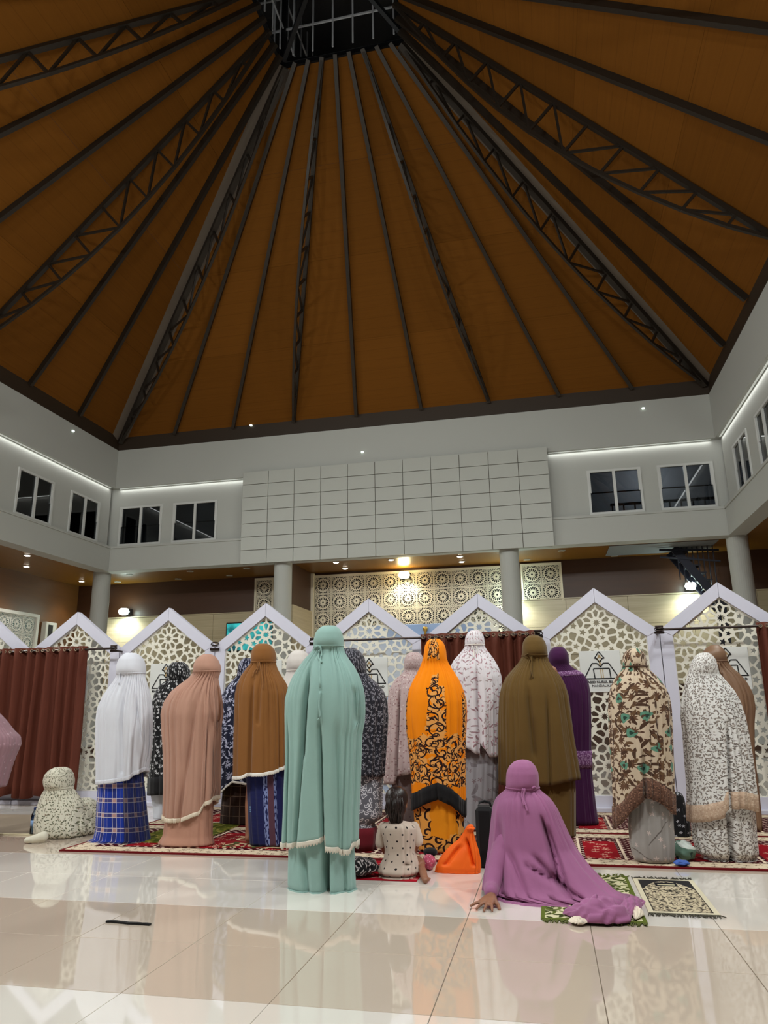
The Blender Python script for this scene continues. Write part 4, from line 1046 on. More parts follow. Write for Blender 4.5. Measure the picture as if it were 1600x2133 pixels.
def plaid(nb):
    u, v = nb.uv(); P = .118; fu, fv = (u/P+.1).frac(), (v/P+.2).frac()
    bu, bv = fu.between(.0, .38), fv.between(.0, .34)
    c = nb.mix(bu*.55, (18, 48, 148), (40, 40, 78)); c = nb.mix(bv*.6, c, (78, 66, 96)); c = nb.mix(bu*bv, c, (176, 136, 130))
    ln = (fu.between(.02, .06)).maxi(fu.between(.32, .36)).maxi(fv.between(.01, .05)).maxi(fv.between(.29, .33)).maxi(fu.between(.66, .68)*.5)
    c = nb.mix(ln*.85, c, (204, 200, 214))
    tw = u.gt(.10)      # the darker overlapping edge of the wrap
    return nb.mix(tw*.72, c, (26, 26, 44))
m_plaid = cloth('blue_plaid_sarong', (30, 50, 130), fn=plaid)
def plaid_br(nb):
    u, v = nb.uv(); fu, fv = (u/.09).frac(), (v/.09).frac(); ln = fu.lt(.07).maxi(fv.lt(.07)); l2 = (u/.022).frac().lt(.2).maxi((v/.022).frac().lt(.2))
    c = nb.mix(l2*.5, (52, 30, 24), (34, 18, 16)); return nb.mix(ln*.7, c, (132, 108, 92))
m_plaid_br = cloth('dark_brown_plaid_sarong', (52, 30, 24), fn=plaid_br)
def navy_sarong(nb):
    u, v = nb.uv(); s = (u-.05).abs(); ik = nb.noise(nb.vec(u*30, v*9), 3., 2)
    c = nb.mix(nb.noise(nb.vec(u*4, v*40), 2., 2)*.6, (18, 22, 66), (30, 34, 92))
    c = nb.mix(s.lt(.022), c, (84, 52, 66)); c = nb.mix(s.between(.022, .05)*ik.gt(.47), c, (120, 130, 176))
    c = nb.mix((u+.26).abs().lt(.03)*ik.gt(.45), c, (92, 62, 84))
    sq_ = ((u+.12).abs().lt(.016))*((v-.30).abs().lt(.022))*((u*110.).frac().gt(.35))*((v*70.).frac().gt(.3)); return nb.mix(sq_, c, (120, 170, 210))
m_navy_sar = cloth('navy_striped_sarong', (24, 26, 76), fn=navy_sarong)
def batik(border, col_w, v0, v1, lo):
    def fn(nb):
        u, v = nb.uv(); wob = nb.noise(nb.vec(u*2, v*2), 2.5, 2)-.5
        ve = v+(nb.noise(nb.vec(u, v), 9., 2)-.5)*.2
        bd = ve.between(.50, .86)
        cu = (u+wob*.10-.02).abs(); col = (cu.lt(.06)*ve.between(.86, 1.24)).maxi(cu.lt(.025)*ve.between(1.2, 1.34)).maxi((u.abs()).lt(.10)*ve.gt(1.47))
        sd = ((u.abs()-.31+wob*.08).abs().lt(.06))*ve.between(.86, 1.18)
        reg = bd.maxi(col).maxi(sd)
        sp = nb.spiral(u, v, 10., 2.3, .24, .6, .85).maxi(nb.spiral(u+.37, v+.21, 17., 1.9, .26, .55, .9)*nb.noise(nb.vec(u, v), 12., 1).gt(.47)).maxi(nb.leaf(u, v, 20., .5, .11, 1., .6)).maxi(nb.leaf(u+.3, v+.1, 27., .45, .13, 1., .5))
        c = nb.mix(reg*.8*nb.noise(nb.vec(u*2, v*2), 8., 1).gt(.43), (242, 134, 0), (226, 164, 92))
        return nb.mix(reg*sp, c, (38, 16, 16))
    return fn
m_orange = cloth('orange_batik', (240, 136, 4), fn=batik((.56, .92), .055, .95, 1.52, 0), sheen=.05)
m_orange_sk = cloth('orange_batik_skirt', (232, 140, 16), fn=batik((.0, .14), .0, 0, 0, 0), sheen=.05)
def orange_sk(nb):
    u, v = nb.uv(); e = (nb.noise(nb.vec(u, v), 9., 2)-.5)*.2
    reg = ((u+.13+e*.5).abs().lt(.085)).maxi((u-.2+e*.5).abs().lt(.05)).maxi((v+e).lt(.13)).maxi((u+.36).abs().lt(.07))
    sp = nb.spiral(u, v, 11., 2.2, .36, .58, .85).maxi(nb.leaf(u, v, 19., .5, .12, 1., .5))
    c = nb.mix(reg*.7, (226, 138, 18), (222, 160, 84)); return nb.mix(reg*sp, c, (42, 18, 16))
m_orange_sk = cloth('orange_batik_skirt_cloth', (232, 140, 16), fn=orange_sk, sheen=.05)
# ------------------------------------------------------------------ the standing row, from left to right
LB = lambda *r: r
def yfloor(y, x, ry=.15, z=CT): return atZ(x, y, z)[1]+ry
# white veil, blue plaid sarong
def ex(r, v, k):
    a = atY(300, 1470, v.yc+.06)
    mb = MB(); limb(mb, [(tuple(atY(296, 1452, 6.2)), .07), (tuple(atY(304, 1490, 6.25)), .066), (tuple(atY(304, 1560, 6.3)), .058), (tuple(atY(300, 1600, 6.34)), .05)])
    o = bpy.data.objects.new('sleeve', fuse('sleeve', mb, .014)); o.data.materials.clear(); o.data.materials.append(m_white); link(o, r); o.matrix_parent_inverse = parent_inv(r)
    v.trim('veil_hem', m_white, r, h=.035, over=.004)
person('person in plain white veil and blue plaid sarong at left of the row', [(1361, 264, 281), (1366, 258, 288), (1374, 252, 294), (1388, 248.5, 297), (1400, 248, 297.5), (1406, 248, 297), (1416, 243, 299), (1430, 233, 303), (1450, 220, 307), (1475, 210, 310), (1500, 207, 311), (1540, 206, 307), (1590, 206, 303), (1634, 206, 301)],
       6.17, m_white, 1403, [(1590, 212, 292), (1640, 208, 297), (1690, 205, 301), (1725, 204, 305), (1748, 199, 308), (1758, 188, 309), (1764, 180, 307)], m_plaid, [(206, 1633), (230, 1632), (262, 1626), (292, 1620), (304, 1606)], seed=3, band=m_white, cords=[[(250, 1402), (251, 1409), (249, 1425)]], amp=.03, extra=ex, creases=[((262, 250), 1420, 1600, .02, .02), ((280, 292), 1450, 1600, .018, .02)])
# black flowered veil
def ex(r, v, k): v.trim('veil_border', m_black, r, h=.175, over=.004)
person('person in black veil with small white flowers, behind the white and pink veils', [(1380, 362, 381), (1386, 356, 387), (1396, 351.5, 391.5), (1408, 351, 392), (1417, 350, 392), (1428, 336, 398), (1442, 327, 406), (1465, 320, 412), (1500, 317, 416), (1560, 316, 418), (1620, 313, 420), (1656, 312, 420)],
       7.42, m_blackfl, 1412, [(1600, 318, 415), (1656, 318, 408), (1680, 322, 402), (1712, 322, 400)], m_grey_leg, [(312, 1655), (360, 1654), (420, 1652)], seed=8, extra=ex)
# peach pink
def ex(r, v, k):
    mb = MB(); limb(mb, [(tuple(atY(440, 1430, 6.2)), .06), (tuple(atY(449, 1478, 6.24)), .052), (tuple(atY(440, 1500, 6.3)), .05)])
    o = bpy.data.objects.new('elbow_sleeve', fuse('elbow_sleeve', mb, .014)); o.data.materials.clear(); o.data.materials.append(m_pink); link(o, r); o.matrix_parent_inverse = parent_inv(r)
person('person in peach pink veil with cream lace hem', [(1364, 424, 440), (1368, 417, 446), (1376, 410.5, 451), (1388, 407, 455), (1396, 407, 455.5), (1404, 404, 454), (1413, 396, 451), (1424, 381, 452), (1440, 362, 455), (1462, 348, 458), (1485, 342, 460), (1520, 343, 455), (1570, 346, 452), (1640, 346, 451), (1690, 344, 446), (1714, 343, 442)],
       6.07, m_pink, 1399, [(1660, 350, 440), (1700, 348, 440), (1740, 342, 440), (1762, 335, 442), (1773, 331, 443)], plain('peach_skirt', (182, 134, 114)), [(343, 1700), (352, 1711), (374, 1713), (405, 1700), (437, 1668), (450, 1650)], z0=CT+.009, seed=12, band=m_pink, trim=('lace_hem', m_cream_trim, dict(h=.03, scallop=.006)), amp=.034, extra=ex, creases=[((420, 372), 1420, 1690, .022, .02), ((432, 412), 1420, 1690, .02, .018), ((440, 438), 1450, 1660, .025, .016)])
# navy flowers, brown plaid sarong
person('person in navy veil with white flowers and brown plaid sarong', [(1372, 508, 523), (1378, 502, 528), (1390, 498, 531), (1402, 497, 532), (1409, 495, 533), (1418, 486, 541), (1432, 474, 552), (1450, 465, 560), (1475, 458, 566), (1520, 454, 568), (1590, 454, 567), (1655, 455, 566)],
       7.2, m_navyfl, 1406, [(1600, 470, 556), (1640, 467, 556), (1700, 462, 558), (1722, 461, 558)], m_plaid_br, [(455, 1650), (468, 1650), (488, 1630), (530, 1640), (566, 1650)], seed=15, trim=('white_hem', m_wtrim, dict(h=.022)))
# caramel brown
person('person in caramel brown veil with white hem and navy sarong', [(1342, 539, 557), (1346, 533, 563), (1354, 528, 569), (1366, 526, 572), (1377, 526, 572), (1384, 524, 572), (1394, 515, 575), (1408, 505, 583), (1425, 498, 594), (1445, 494, 601), (1480, 493, 604), (1540, 491.5, 606), (1590, 490.5, 607), (1624, 490, 608)],
       6.12, m_brown, 1379, [(1570, 516, 600), (1620, 514, 602), (1680, 516, 604), (1730, 518, 606), (1770, 520, 608)], m_navy_sar, [(490, 1622), (508, 1622), (516, 1617), (545, 1617), (575, 1610), (598, 1599), (608, 1598)], z0=CT+.009, seed=21, band=m_brown, trim=('white_hem', m_wtrim, dict(h=.026, scallop=.004)), cords=[[(537, 1380), (540, 1388), (530, 1400), (528, 1410)], [(541, 1379), (546, 1400), (549, 1430), (548, 1434)], [(541, 1380), (539, 1392), (535, 1402)]], amp=.03, creases=[((530, 517), 1400, 1620, .02, .018), ((548, 536), 1400, 1500, .012, .02)])
# white veil mostly hidden by the mint one
person('person in plain off white veil, mostly hidden behind the mint veil', [(1356, 613, 632), (1363, 605, 640), (1376, 600, 645), (1390, 599, 646), (1400, 599, 647), (1412, 594, 654), (1430, 586, 664), (1460, 580, 672), (1520, 577, 676), (1600, 577, 676), (1650, 578, 676)],
       7.3, plain('off_white_veil', (204, 196, 190), .04), 1397, [(1600, 584, 668), (1680, 584, 668), (1720, 584, 668)], m_grey_leg, seed=25, band=m_wtrim)
# mint
m_mint_trim = plain('mint_trim_crochet', (214, 206, 192))
def ex(r, v, k):
    k.trim('skirt_puddle', m_mint, r, h=.03, over=.012)
person('tall person in mint green veil with crochet hem standing nearest at centre left', [(1305, 674, 698), (1309, 667, 704), (1318, 660, 710), (1332, 656.5, 713), (1345, 656, 713), (1351, 655.5, 713.5), (1360, 649, 716), (1374, 636, 724), (1390, 624, 736), (1410, 612, 747), (1430, 604, 755), (1455, 598, 759.5), (1480, 597, 760.5), (1505, 597, 759), (1530, 597, 754), (1580, 597, 752), (1640, 594, 750), (1700, 592, 747), (1778, 588, 746)],
       4.83, m_mint, 1347, [(1700, 606, 734), (1760, 603, 736), (1810, 602, 737), (1845, 602, 739), (1860, 603, 741), (1874, 606, 738)], m_mint,
       [(588, 1760), (606, 1763), (640, 1760), (660, 1755), (672.5, 1746), (673, 1771), (700, 1774), (704, 1779), (725, 1778), (728, 1768), (748, 1756)], z0=0., seed=31, band=m_mint, trim=('crochet_hem', m_mint_trim, dict(h=.022, scallop=.014, over=.008)),
       cords=[[(664, 1347), (671, 1352), (665, 1362), (664, 1372), (672, 1380)], [(668, 1346), (672, 1360), (667, 1380), (668, 1432)], [(668, 1440), (665, 1470), (669, 1492), (664, 1500)], [(656, 1352), (664, 1344), (672, 1352), (664, 1358)]], amp=.026, fine=.6,
       creases=[((650, 612), 1370, 1770, .03, .013), ((664, 671), 1490, 1765, .045, .010), ((645, 630), 1400, 1560, .015, .016), ((738, 741), 1430, 1500, .02, .012), ((700, 704), 1500, 1770, .014, .02), ((600, 594), 1500, 1760, .02, .012)],
       sk_creases=[((678, 676), 1700, 1868, .09, .018), ((630, 640), 1760, 1860, .02, .02), ((712, 716), 1770, 1860, .02, .02)], kd=.66, extra=ex)
# charcoal ditsy
person('person in charcoal floral veil over petal print skirt, right behind the mint veil', [(1351, 717, 738), (1357, 709, 748), (1368, 704, 756), (1382, 703, 760), (1396, 703, 761), (1404, 702, 762), (1412, 698, 769), (1424, 692, 783), (1440, 687, 796), (1460, 684, 804), (1500, 683, 806), (1550, 684, 803), (1600, 685, 800), (1620, 686, 799)],
       6.05, m_ditsy, 1398, [(1580, 690, 796), (1640, 690, 796), (1690, 692, 795), (1705, 693, 793), (1706, 700, 780), (1745, 698, 780), (1784, 696, 778)], m_leafsk, [(686, 1618), (740, 1619), (799, 1617)], seed=37, sup=2.4,
       extra=lambda r, v, k: k.trim('wine_underskirt', m_red, r, h=.165, over=.016, lift=lambda th: CT+.004))
# dusty pink
person('person in dusty pink floral veil, between charcoal and orange veils', [(1360, 853, 872), (1365, 847, 878), (1375, 843, 882), (1388, 843, 882), (1396, 844, 882), (1404, 838, 888), (1416, 824, 898), (1434, 813, 908), (1455, 809, 913), (1500, 805, 916), (1560, 802, 918), (1634, 800, 920)],
       7.2, m_dusty, 1393, [(1600, 814, 906), (1680, 822, 900), (1728, 824, 898)], m_dusty_sk, [(800, 1632), (824, 1633), (826, 1617), (858, 1613), (920, 1613)], seed=41, amp=.03, creases=[((835, 824), 1420, 1630, .03, .012)])
# orange batik
def ex(r, v, k): v.trim('black_hem_band', m_black, r, h=.125, over=.007)
person('person in bright orange batik veil with black hem band', [(1332, 896, 915), (1337, 890, 921), (1346, 886, 926), (1358, 884.5, 928.5), (1370, 883, 929.5), (1380, 880, 932), (1390, 876, 938), (1402, 870, 946), (1418, 861, 956), (1436, 853, 964), (1460, 848, 971), (1490, 846.5, 972), (1530, 849, 970), (1580, 855, 969), (1640, 859, 970), (1703, 860, 970)],
       6.06, m_orange, 1372, [(1640, 866, 964), (1690, 863, 967), (1740, 866, 967), (1770, 872, 965), (1787, 880, 956)], m_orange_sk, [(860, 1688), (885, 1677), (911, 1666), (940, 1680), (970, 1702)], seed=45, amp=.016, extra=ex, creases=[((905, 911), 1600, 1668, .012, .012)], sup=2.3)
# white with pink sprigs
person('person in white veil with faint pink sprigs, before the middle curtain', [(1314, 981, 997), (1318, 975, 1003), (1326, 970.5, 1007), (1337, 969, 1009), (1344, 969.5, 1009), (1350, 968, 1010), (1360, 960, 1017), (1374, 947, 1028), (1390, 939, 1038), (1410, 935, 1045), (1450, 934, 1049), (1510, 936, 1049), (1578, 938, 1048)],
       7.12, m_sprig, 1344, [(1540, 968, 1042), (1600, 966, 1040), (1680, 965, 1036), (1732, 964, 1034)], m_sprig_sk, [(938, 1560), (974, 1557), (997, 1547), (998, 1576), (1020, 1577), (1048, 1576)], seed=49, band=m_wtrim, cords=[[(984, 1346), (988, 1356), (987, 1370)], [(992, 1346), (995, 1354), (993, 1362)]], creases=[((992, 997), 1380, 1570, .03, .012)], amp=.026)
# olive brown
person('large person in plain olive brown veil and skirt', [(1325, 1101, 1121), (1329, 1095, 1129), (1338, 1090, 1135), (1350, 1088, 1139), (1362, 1088, 1140.5), (1370, 1087, 1140), (1380, 1081, 1143), (1394, 1068, 1154), (1410, 1054, 1167), (1428, 1045, 1177), (1450, 1040, 1184), (1490, 1039, 1190), (1540, 1039, 1197), (1590, 1039, 1206), (1637, 1039, 1213)],
       6.86, m_olive, 1366, [(1590, 1070, 1196), (1650, 1076, 1200), (1700, 1078, 1200), (1738, 1078, 1200)], m_olive, [(1039, 1633), (1090, 1635), (1142, 1637), (1185, 1628), (1213, 1622)], seed=53, band=m_olive, cords=[[(1104, 1367), (1109, 1380), (1107, 1398), (1110, 1412)], [(1108, 1367), (1107, 1390), (1104, 1414)], [(1100, 1362), (1092, 1366), (1100, 1370)]], amp=.024, creases=[((1100, 1112), 1430, 1560, .016, .02), ((1140, 1146), 1440, 1630, .018, .012)], kd=.62)
# purple
def ex(r, v, k):
    zz = atY(1190, 1602, v.yc-.15)[2]; v.trim('lace_band', m_lav, r, h=.155, over=.007, lift=lambda th: zz)
    z2 = atY(1190, 1408, v.yc-.1)[2]; v.trim('lace_yoke', m_lav, r, h=.045, over=.006, lift=lambda th: z2+.01*math.cos(th))
person('person in deep purple dress and scarf with lavender lace bands', [(1349, 1153, 1173), (1354, 1147, 1179), (1363, 1143, 1183.5), (1375, 1142, 1185), (1386, 1143, 1186), (1393, 1146, 1194), (1400, 1148, 1207), (1408, 1150, 1217), (1420, 1153, 1225), (1445, 1157, 1230), (1490, 1161, 1231), (1560, 1165, 1231), (1610, 1166, 1233), (1680, 1164, 1241), (1731, 1164, 1248)],
       7.5, m_purple, 1385, seed=57, extra=ex, amp=.02, vname='long_dress', kd=.62)
# cream floral
def ex(r, v, k): v.trim('brown_lace_band', m_lace_br, r, h=.135, over=.007, scallop=.004)
person('person in cream veil with brown and green flowers over grey embroidered skirt', [(1352, 1311, 1332), (1357, 1303, 1338), (1366, 1298, 1344), (1378, 1297, 1346), (1387, 1298, 1347), (1393, 1297, 1349), (1402, 1291, 1358), (1414, 1281, 1371), (1430, 1273, 1383), (1450, 1269, 1393), (1480, 1267, 1398), (1530, 1269, 1400), (1590, 1273, 1402), (1650, 1277, 1404), (1730, 1279, 1406)],
       5.87, m_creamfl, 1389, [(1620, 1316, 1398), (1670, 1312, 1401), (1720, 1309, 1404), (1760, 1312, 1407), (1790, 1320, 1406), (1814, 1338, 1398)], m_embro, [(1279, 1727), (1300, 1712), (1320, 1688), (1346, 1662), (1372, 1672), (1406, 1696)], seed=61, band=plain('brown_tie', (74, 50, 36)), amp=.022, extra=ex, creases=[((1342, 1346), 1560, 1680, .03, .012)])
# white tiny leaves
def ex(r, v, k): v.trim('tan_lace_band', m_lace_tan, r, h=.115, over=.007)
person('person in white veil with tiny grey leaves and tan lace band at the right', [(1361, 1457, 1476), (1366, 1450, 1483), (1375, 1443, 1490), (1390, 1438, 1494), (1405, 1434, 1498), (1420, 1430, 1511), (1440, 1425, 1528), (1462, 1420, 1541), (1490, 1418, 1551), (1530, 1422, 1560), (1580, 1426, 1568), (1640, 1431, 1575), (1712, 1433, 1579)],
       6.03, m_tiny, 1400, [(1650, 1440, 1570), (1700, 1438, 1572), (1740, 1440, 1575), (1775, 1448, 1579), (1795, 1464, 1579), (1805, 1482, 1573)], m_tiny, [(1433, 1711), (1480, 1712), (1512, 1704), (1513, 1686), (1545, 1684), (1579, 1690)], seed=65, amp=.028, extra=ex, creases=[((1517, 1524), 1500, 1690, .045, .010)], sk_creases=[((1518, 1528), 1690, 1800, .08, .013)], fine=.7, sup=2.3)
# tan satin behind
person('person in tan satin veil behind the white leaf veil at the right edge', [(1345, 1479, 1497), (1350, 1471, 1504), (1359, 1465, 1510), (1370, 1464, 1513), (1381, 1467, 1515), (1392, 1472, 1524), (1405, 1474, 1540), (1424, 1476, 1556), (1448, 1478, 1568), (1475, 1480, 1573), (1510, 1482, 1571), (1580, 1488, 1573), (1660, 1500, 1582), (1740, 1508, 1590)],
       7.35, m_tan, 1378, seed=69, amp=.03, band=m_tan, cords=[[(1497, 1380), (1499, 1392), (1503, 1404)], [(1494, 1379), (1495, 1400), (1498, 1412)]], fine=.6)
# blush figure half outside the frame
person('small person in blush veil cut by the left edge of the frame', [(1436, -50, -34), (1444, -60, -24), (1458, -66, -18), (1472, -66, -18), (1484, -72, -12), (1502, -84, 2), (1522, -98, 14), (1536, -104, 26), (1552, -106, 27), (1575, -106, 18), (1600, -104, 10), (1640, -102, 0)],
       6.2, m_blush, 1474, [(1600, -90, -8), (1680, -88, -10), (1745, -88, -8)], m_blush, z0=0, seed=73, group=None)
# crouching child in black flowers, between the two right-hand skirts
person('small crouching figure in black floral veil between the grey skirt and the leaf print skirt', [(1651, 1403, 1416), (1655, 1398, 1421), (1664, 1394, 1425), (1676, 1393, 1427), (1686, 1392, 1430), (1700, 1390, 1434), (1720, 1388, 1437), (1738, 1386, 1438)],
       7.0, printed('black_white_blossom', (15, 14, 16), (FL(24, 5, .3, 1., .5), (170, 170, 176))), 1678, seed=77, amp=.015, body=False, group=None, kd=1.1)

# ------------------------------------------------------------------ seated child at left
def seated_body(name, s, hands=True):
    mb = MB(); S3 = lambda *p: tuple(q*s for q in p)
    limb(mb, [(S3(0, 0, .12), .12*s), (S3(0, -.01, .28), .105*s), (S3(0, .0, .42), .10*s), (S3(0, .01, .5), .06*s), (S3(0, .02, .57), .045*s)])
    for q in (-1, 1):
        limb(mb, [(S3(q*.08, 0, .1), .1*s), (S3(q*.2, .25, .13), .075*s), (S3(q*.22, .33, .1), .06*s), (S3(q*.05, .32, .06), .05*s), (S3(-q*.06, .34, .05), .035*s)])
        limb(mb, [(S3(q*.13, 0, .46), .055*s), (S3(q*.19, .06, .28), .042*s), (S3(q*.1, .2, .24), .032*s)])
        hand_parts(mb, S3(q*.1, .2, .24), (-q*.6, .6, -.1), (0, 0, 1), s, q, .15, .3)
    head_parts(mb, S3(0, .035, .68), .98*s, .2)
    return fuse(name, mb, .009)
r = empty('person', (-4.15, 6.35, 0), 'small seated figure in cream veil with green sprigs at left, beside the bottle', 'person')
v = Drape([(1599, 116, 134), (1604, 107, 141), (1614, 99.5, 145), (1626, 97.5, 146.5), (1636, 98.5, 146), (1643, 98.5, 147), (1654, 93, 153), (1668, 88, 162), (1685, 85, 171, .85), (1702, 83, 178, .92), (1720, 82, 186, .95), (1736, 83, 188, .95), (1750, 90, 182, .92), (1761, 100, 168, .9)], 6.42, 1641, 0., None, .022, 81, creases=[((160, 158), 1670, 1745, .04, .01), ((170, 166), 1690, 1745, .03, .008)], kd=.78)
v.build('prayer_veil', m_kid, r, face=True); v.band('head_tie', m_kid, r, r=.004)
kn = Drape([(1664, 160, 186), (1672, 150, 196), (1690, 148, 204), (1715, 148, 206), (1740, 150, 206), (1752, 156, 204)], 6.75, None, 0., None, .012, 82, n=64, nz=20, kd=1.); kn.build('raised_knee_cloth', m_kid, r)
sl_ = MB(); limb(sl_, [(tuple(atZ(90, 1743, .05)), .045), (tuple(atZ(70, 1748, .036)), .034), (tuple(atZ(56, 1750, .028)), .026)])
o = bpy.data.objects.new('sleeve_end', fuse('sleeve_end', sl_, .01)); o.data.materials.clear(); o.data.materials.append(m_kid); link(o, r); o.matrix_parent_inverse = parent_inv(r)
inst('body', seated_body('seated_body', .78), r, (float(v.cx[40]), 6.42, .0), scale=(.8, .72, .93))

# ------------------------------------------------------------------ mauve figure seated on the floor, leaning on the left hand
r = empty('person', (-.2, 4.95, 0), 'person in mauve veil sitting on the floor in front, leaning on one hand', 'person')
v = Drape([(1584, 1079, 1099), (1588, 1070, 1107), (1597, 1061, 1115), (1610, 1056, 1120.5), (1624, 1055, 1122), (1636, 1055, 1122), (1644, 1055, 1123), (1651, 1048, 1130), (1660, 1037, 1142), (1670, 1031, 1151), (1684, 1027, 1160), (1705, 1024, 1170, .74), (1735, 1021, 1184, .74), (1765, 1018, 1200, .72), (1795, 1014, 1224, .68, -.03), (1822, 1010, 1252, .62, -.06), (1846, 1007, 1284, .56, -.10), (1866, 1006, 1310, .50, -.14), (1884, 1010, 1334, .46, -.18), (1898, 1040, 1338, .44, -.22), (1908, 1080, 1330, .42, -.25)],
          5.0, 1640, 0.012, None, .022, 91, n=160, nz=64, kd=.76, fine=.8, creases=[((1128, 1162), 1700, 1830, .05, .012), ((1142, 1180), 1720, 1850, .03, .012), ((1110, 1190), 1780, 1880, .03, .02), ((1060, 1100), 1770, 1880, .02, .02), ((1090, 1230), 1800, 1890, .035, .016), ((1040, 1048), 1700, 1880, .02, .02)])
v.build('prayer_veil', m_mauve, r, face=True); v.band('head_tie', m_mauve, r)
for c in ([(1094, 1642), (1090, 1660), (1096, 1680), (1099, 1690)], [(1090, 1642), (1087, 1655), (1090, 1668), (1092, 1678)], [(1108, 1642), (1113, 1638), (1118, 1643), (1110, 1645)]): v.cord('tie_cord', m_mauve, r, c, .007)
# skirt end heaped over the folded leg
def heap(name, pts, rad, m, parent, seed, h=.11, folds=7, vox=None):
    """cloth lying in folds along a line on the floor"""
    rr = random.Random(seed); vs = []; uv = []; n = 40; k = 26; P3 = [Vector(p) for p in pts]
    cum = [0]
    for a, b in zip(P3[:-1], P3[1:]): cum.append(cum[-1]+(b-a).length)
    for i in range(n+1):
        d = cum[-1]*i/n; j = max(q for q in range(len(cum)) if cum[q] <= d+1e-9); j = min(j, len(P3)-2); t = (d-cum[j])/(cum[j+1]-cum[j])
        c = P3[j].lerp(P3[j+1], t); dr = (P3[j+1]-P3[j]).normalized(); nr = Vector((-dr.y, dr.x, 0)); R = rad[j]*(1-t)+rad[j+1]*t; e = math.sin(math.pi*min(1, max(0, i/n)))**.4 if 0 < i < n else .02
        for q in range(k+1):
            a = math.pi*q/k; f = 1+.16*math.sin(folds*a+i*.45+seed)+.10*math.sin(2.3*folds*a-i*.3)
            z = h*e*math.sin(a)*f*(R/max(rad))+.003; p = c+nr*math.cos(a)*R*e*(1+.08*math.sin(i*1.1+q)); vs.append((p.x, p.y, z+c.z)); uv.append((d, q*.02))
    fs = [(i*(k+1)+q, i*(k+1)+q+1, (i+1)*(k+1)+q+1, (i+1)*(k+1)+q) for i in range(n) for q in range(k)]
    o = mesh(name, vs, fs, m, parent, True, uv); sm = o.modifiers.new('thickness', 'SOLIDIFY'); sm.thickness = .004; sm.offset = -1; return o
g = lambda x, y, z=.012: tuple(atZ(x, y, z))
heap('skirt_end', [g(1172, 1903), g(1205, 1908), g(1245, 1914), g(1285, 1915), g(1312, 1908)], [.04, .07, .105, .095, .05], m_mauve, r, 4, .095)
heap('skirt_hem', [g(1330, 1880), g(1312, 1898), g(1300, 1915)], [.04, .05, .03], m_mauve, r, 9, .06)
heap('lace_hem', [g(1186, 1922), g(1205, 1920), g(1226, 1922)], [.04, .055, .04], m_cream_trim, r, 2, .018, 11)
heap('lace_hem', [g(1316, 1892), g(1330, 1906), g(1324, 1916)], [.025, .03, .02], m_cream_trim, r, 6, .03, 9)
mb = MB(); Q = lambda x, y, Y: tuple(atY(x, y, Y))
limb(mb, [(Q(1108, 1850, 5.0), .14), (Q(1104, 1790, 5.0), .13), (Q(1098, 1720, 5.0), .115), (Q(1092, 1680, 5.0), .06), (Q(1090, 1655, 5.0), .05)])
for q in (-1, 1): limb(mb, [(Q(1110+q*20, 1850, 5.02), .09), (Q(1180+q*10, 1840, 5.1), .07), (Q(1240, 1872, 4.92+q*.05), .045), (Q(1276, 1884, 4.80), .030)])
hw = Vector(atZ(1022, 1872, .034))
limb(mb, [(Q(1062, 1694, 5.0), .055), (Q(1046, 1770, 4.95), .045), (Q(1036, 1840, 4.86), .034), (tuple(hw+Vector((.006, .05, .016))), .026), (tuple(hw), .024)])
hand_parts(mb, hw+Vector((0, .01, .002)), (-.30, -1., -.16), (0, -.16, 1), 1.08, -1, .40, .10)
limb(mb, [(Q(1120, 1694, 5.0), .055), (Q(1140, 1760, 5.06), .045), (Q(1130, 1800, 5.2), .034)]); hand_parts(mb, Q(1130, 1800, 5.2), (-.3, 1, -.2), (0, 0, 1), 1., 1, .2, .3)
head_parts(mb, Q(1089, 1622, 5.0), .90, .1)
sm_ = MB(); limb(sm_, [(Q(1050, 1760, 4.92), .07), (Q(1032, 1815, 4.84), .058), (Q(1024, 1850, 4.76), .05), (tuple(hw+Vector((.0, .055, .025))), .042)])
o = bpy.data.objects.new('sleeve', fuse('sleeve', sm_, .01)); o.data.materials.clear(); o.data.materials.append(m_mauve); link(o, r); o.matrix_parent_inverse = parent_inv(r)
bo = bpy.data.objects.new('body', fuse('body', mb, .0055)); link(bo, r); bo.matrix_parent_inverse = parent_inv(r)

# ------------------------------------------------------------------ toddler sitting on the floor
hair_m = mat('dark_hair', (30, 18, 16), .4, spec=.5, fn=lambda nb: (lambda p: nb.mix(nb.noise(nb.vec(p[0]*60, p[1]*60, p[2]*6), 2., 2), (18, 11, 10), (52, 32, 26)))(nb.pos()))
def dots(nb, u, v):
    row = (v/.042).m('FLOOR'); uu = u/.075+row*.5; x = uu.frac()-.5; y = (v/.042).frac()-.5
    return (x*x*.0056+y*y*.00176).lt(.0062**2)
m_dots = printed('cream_polka_dots', (212, 192, 178), (dots, (38, 30, 30)))
r = empty('person', (-1.05, 5.3, 0), 'toddler with dark hair in cream polka dot dress sitting on the floor', 'person')
TY = 5.24
hc = atY(827, 1672, TY+.02)
v = Drape([(1712, 812, 845, .7), (1716, 799, 861), (1722, 794, 868), (1734, 795, 868), (1752, 800, 866), (1772, 803, 864), (1788, 800, 868), (1800, 793, 871), (1814, 787, 873, .9), (1828, 785, 873, .95), (1838, 790, 868, .95), (1843, 800, 862, .9)], TY, None, .0095, None, .012, 95, n=96, nz=36, kd=.78, creases=[((800, 868), 1795, 1800, .015, .02)])
v.zp = v.zz[0]+.3; v.build('dress', m_dots, r)
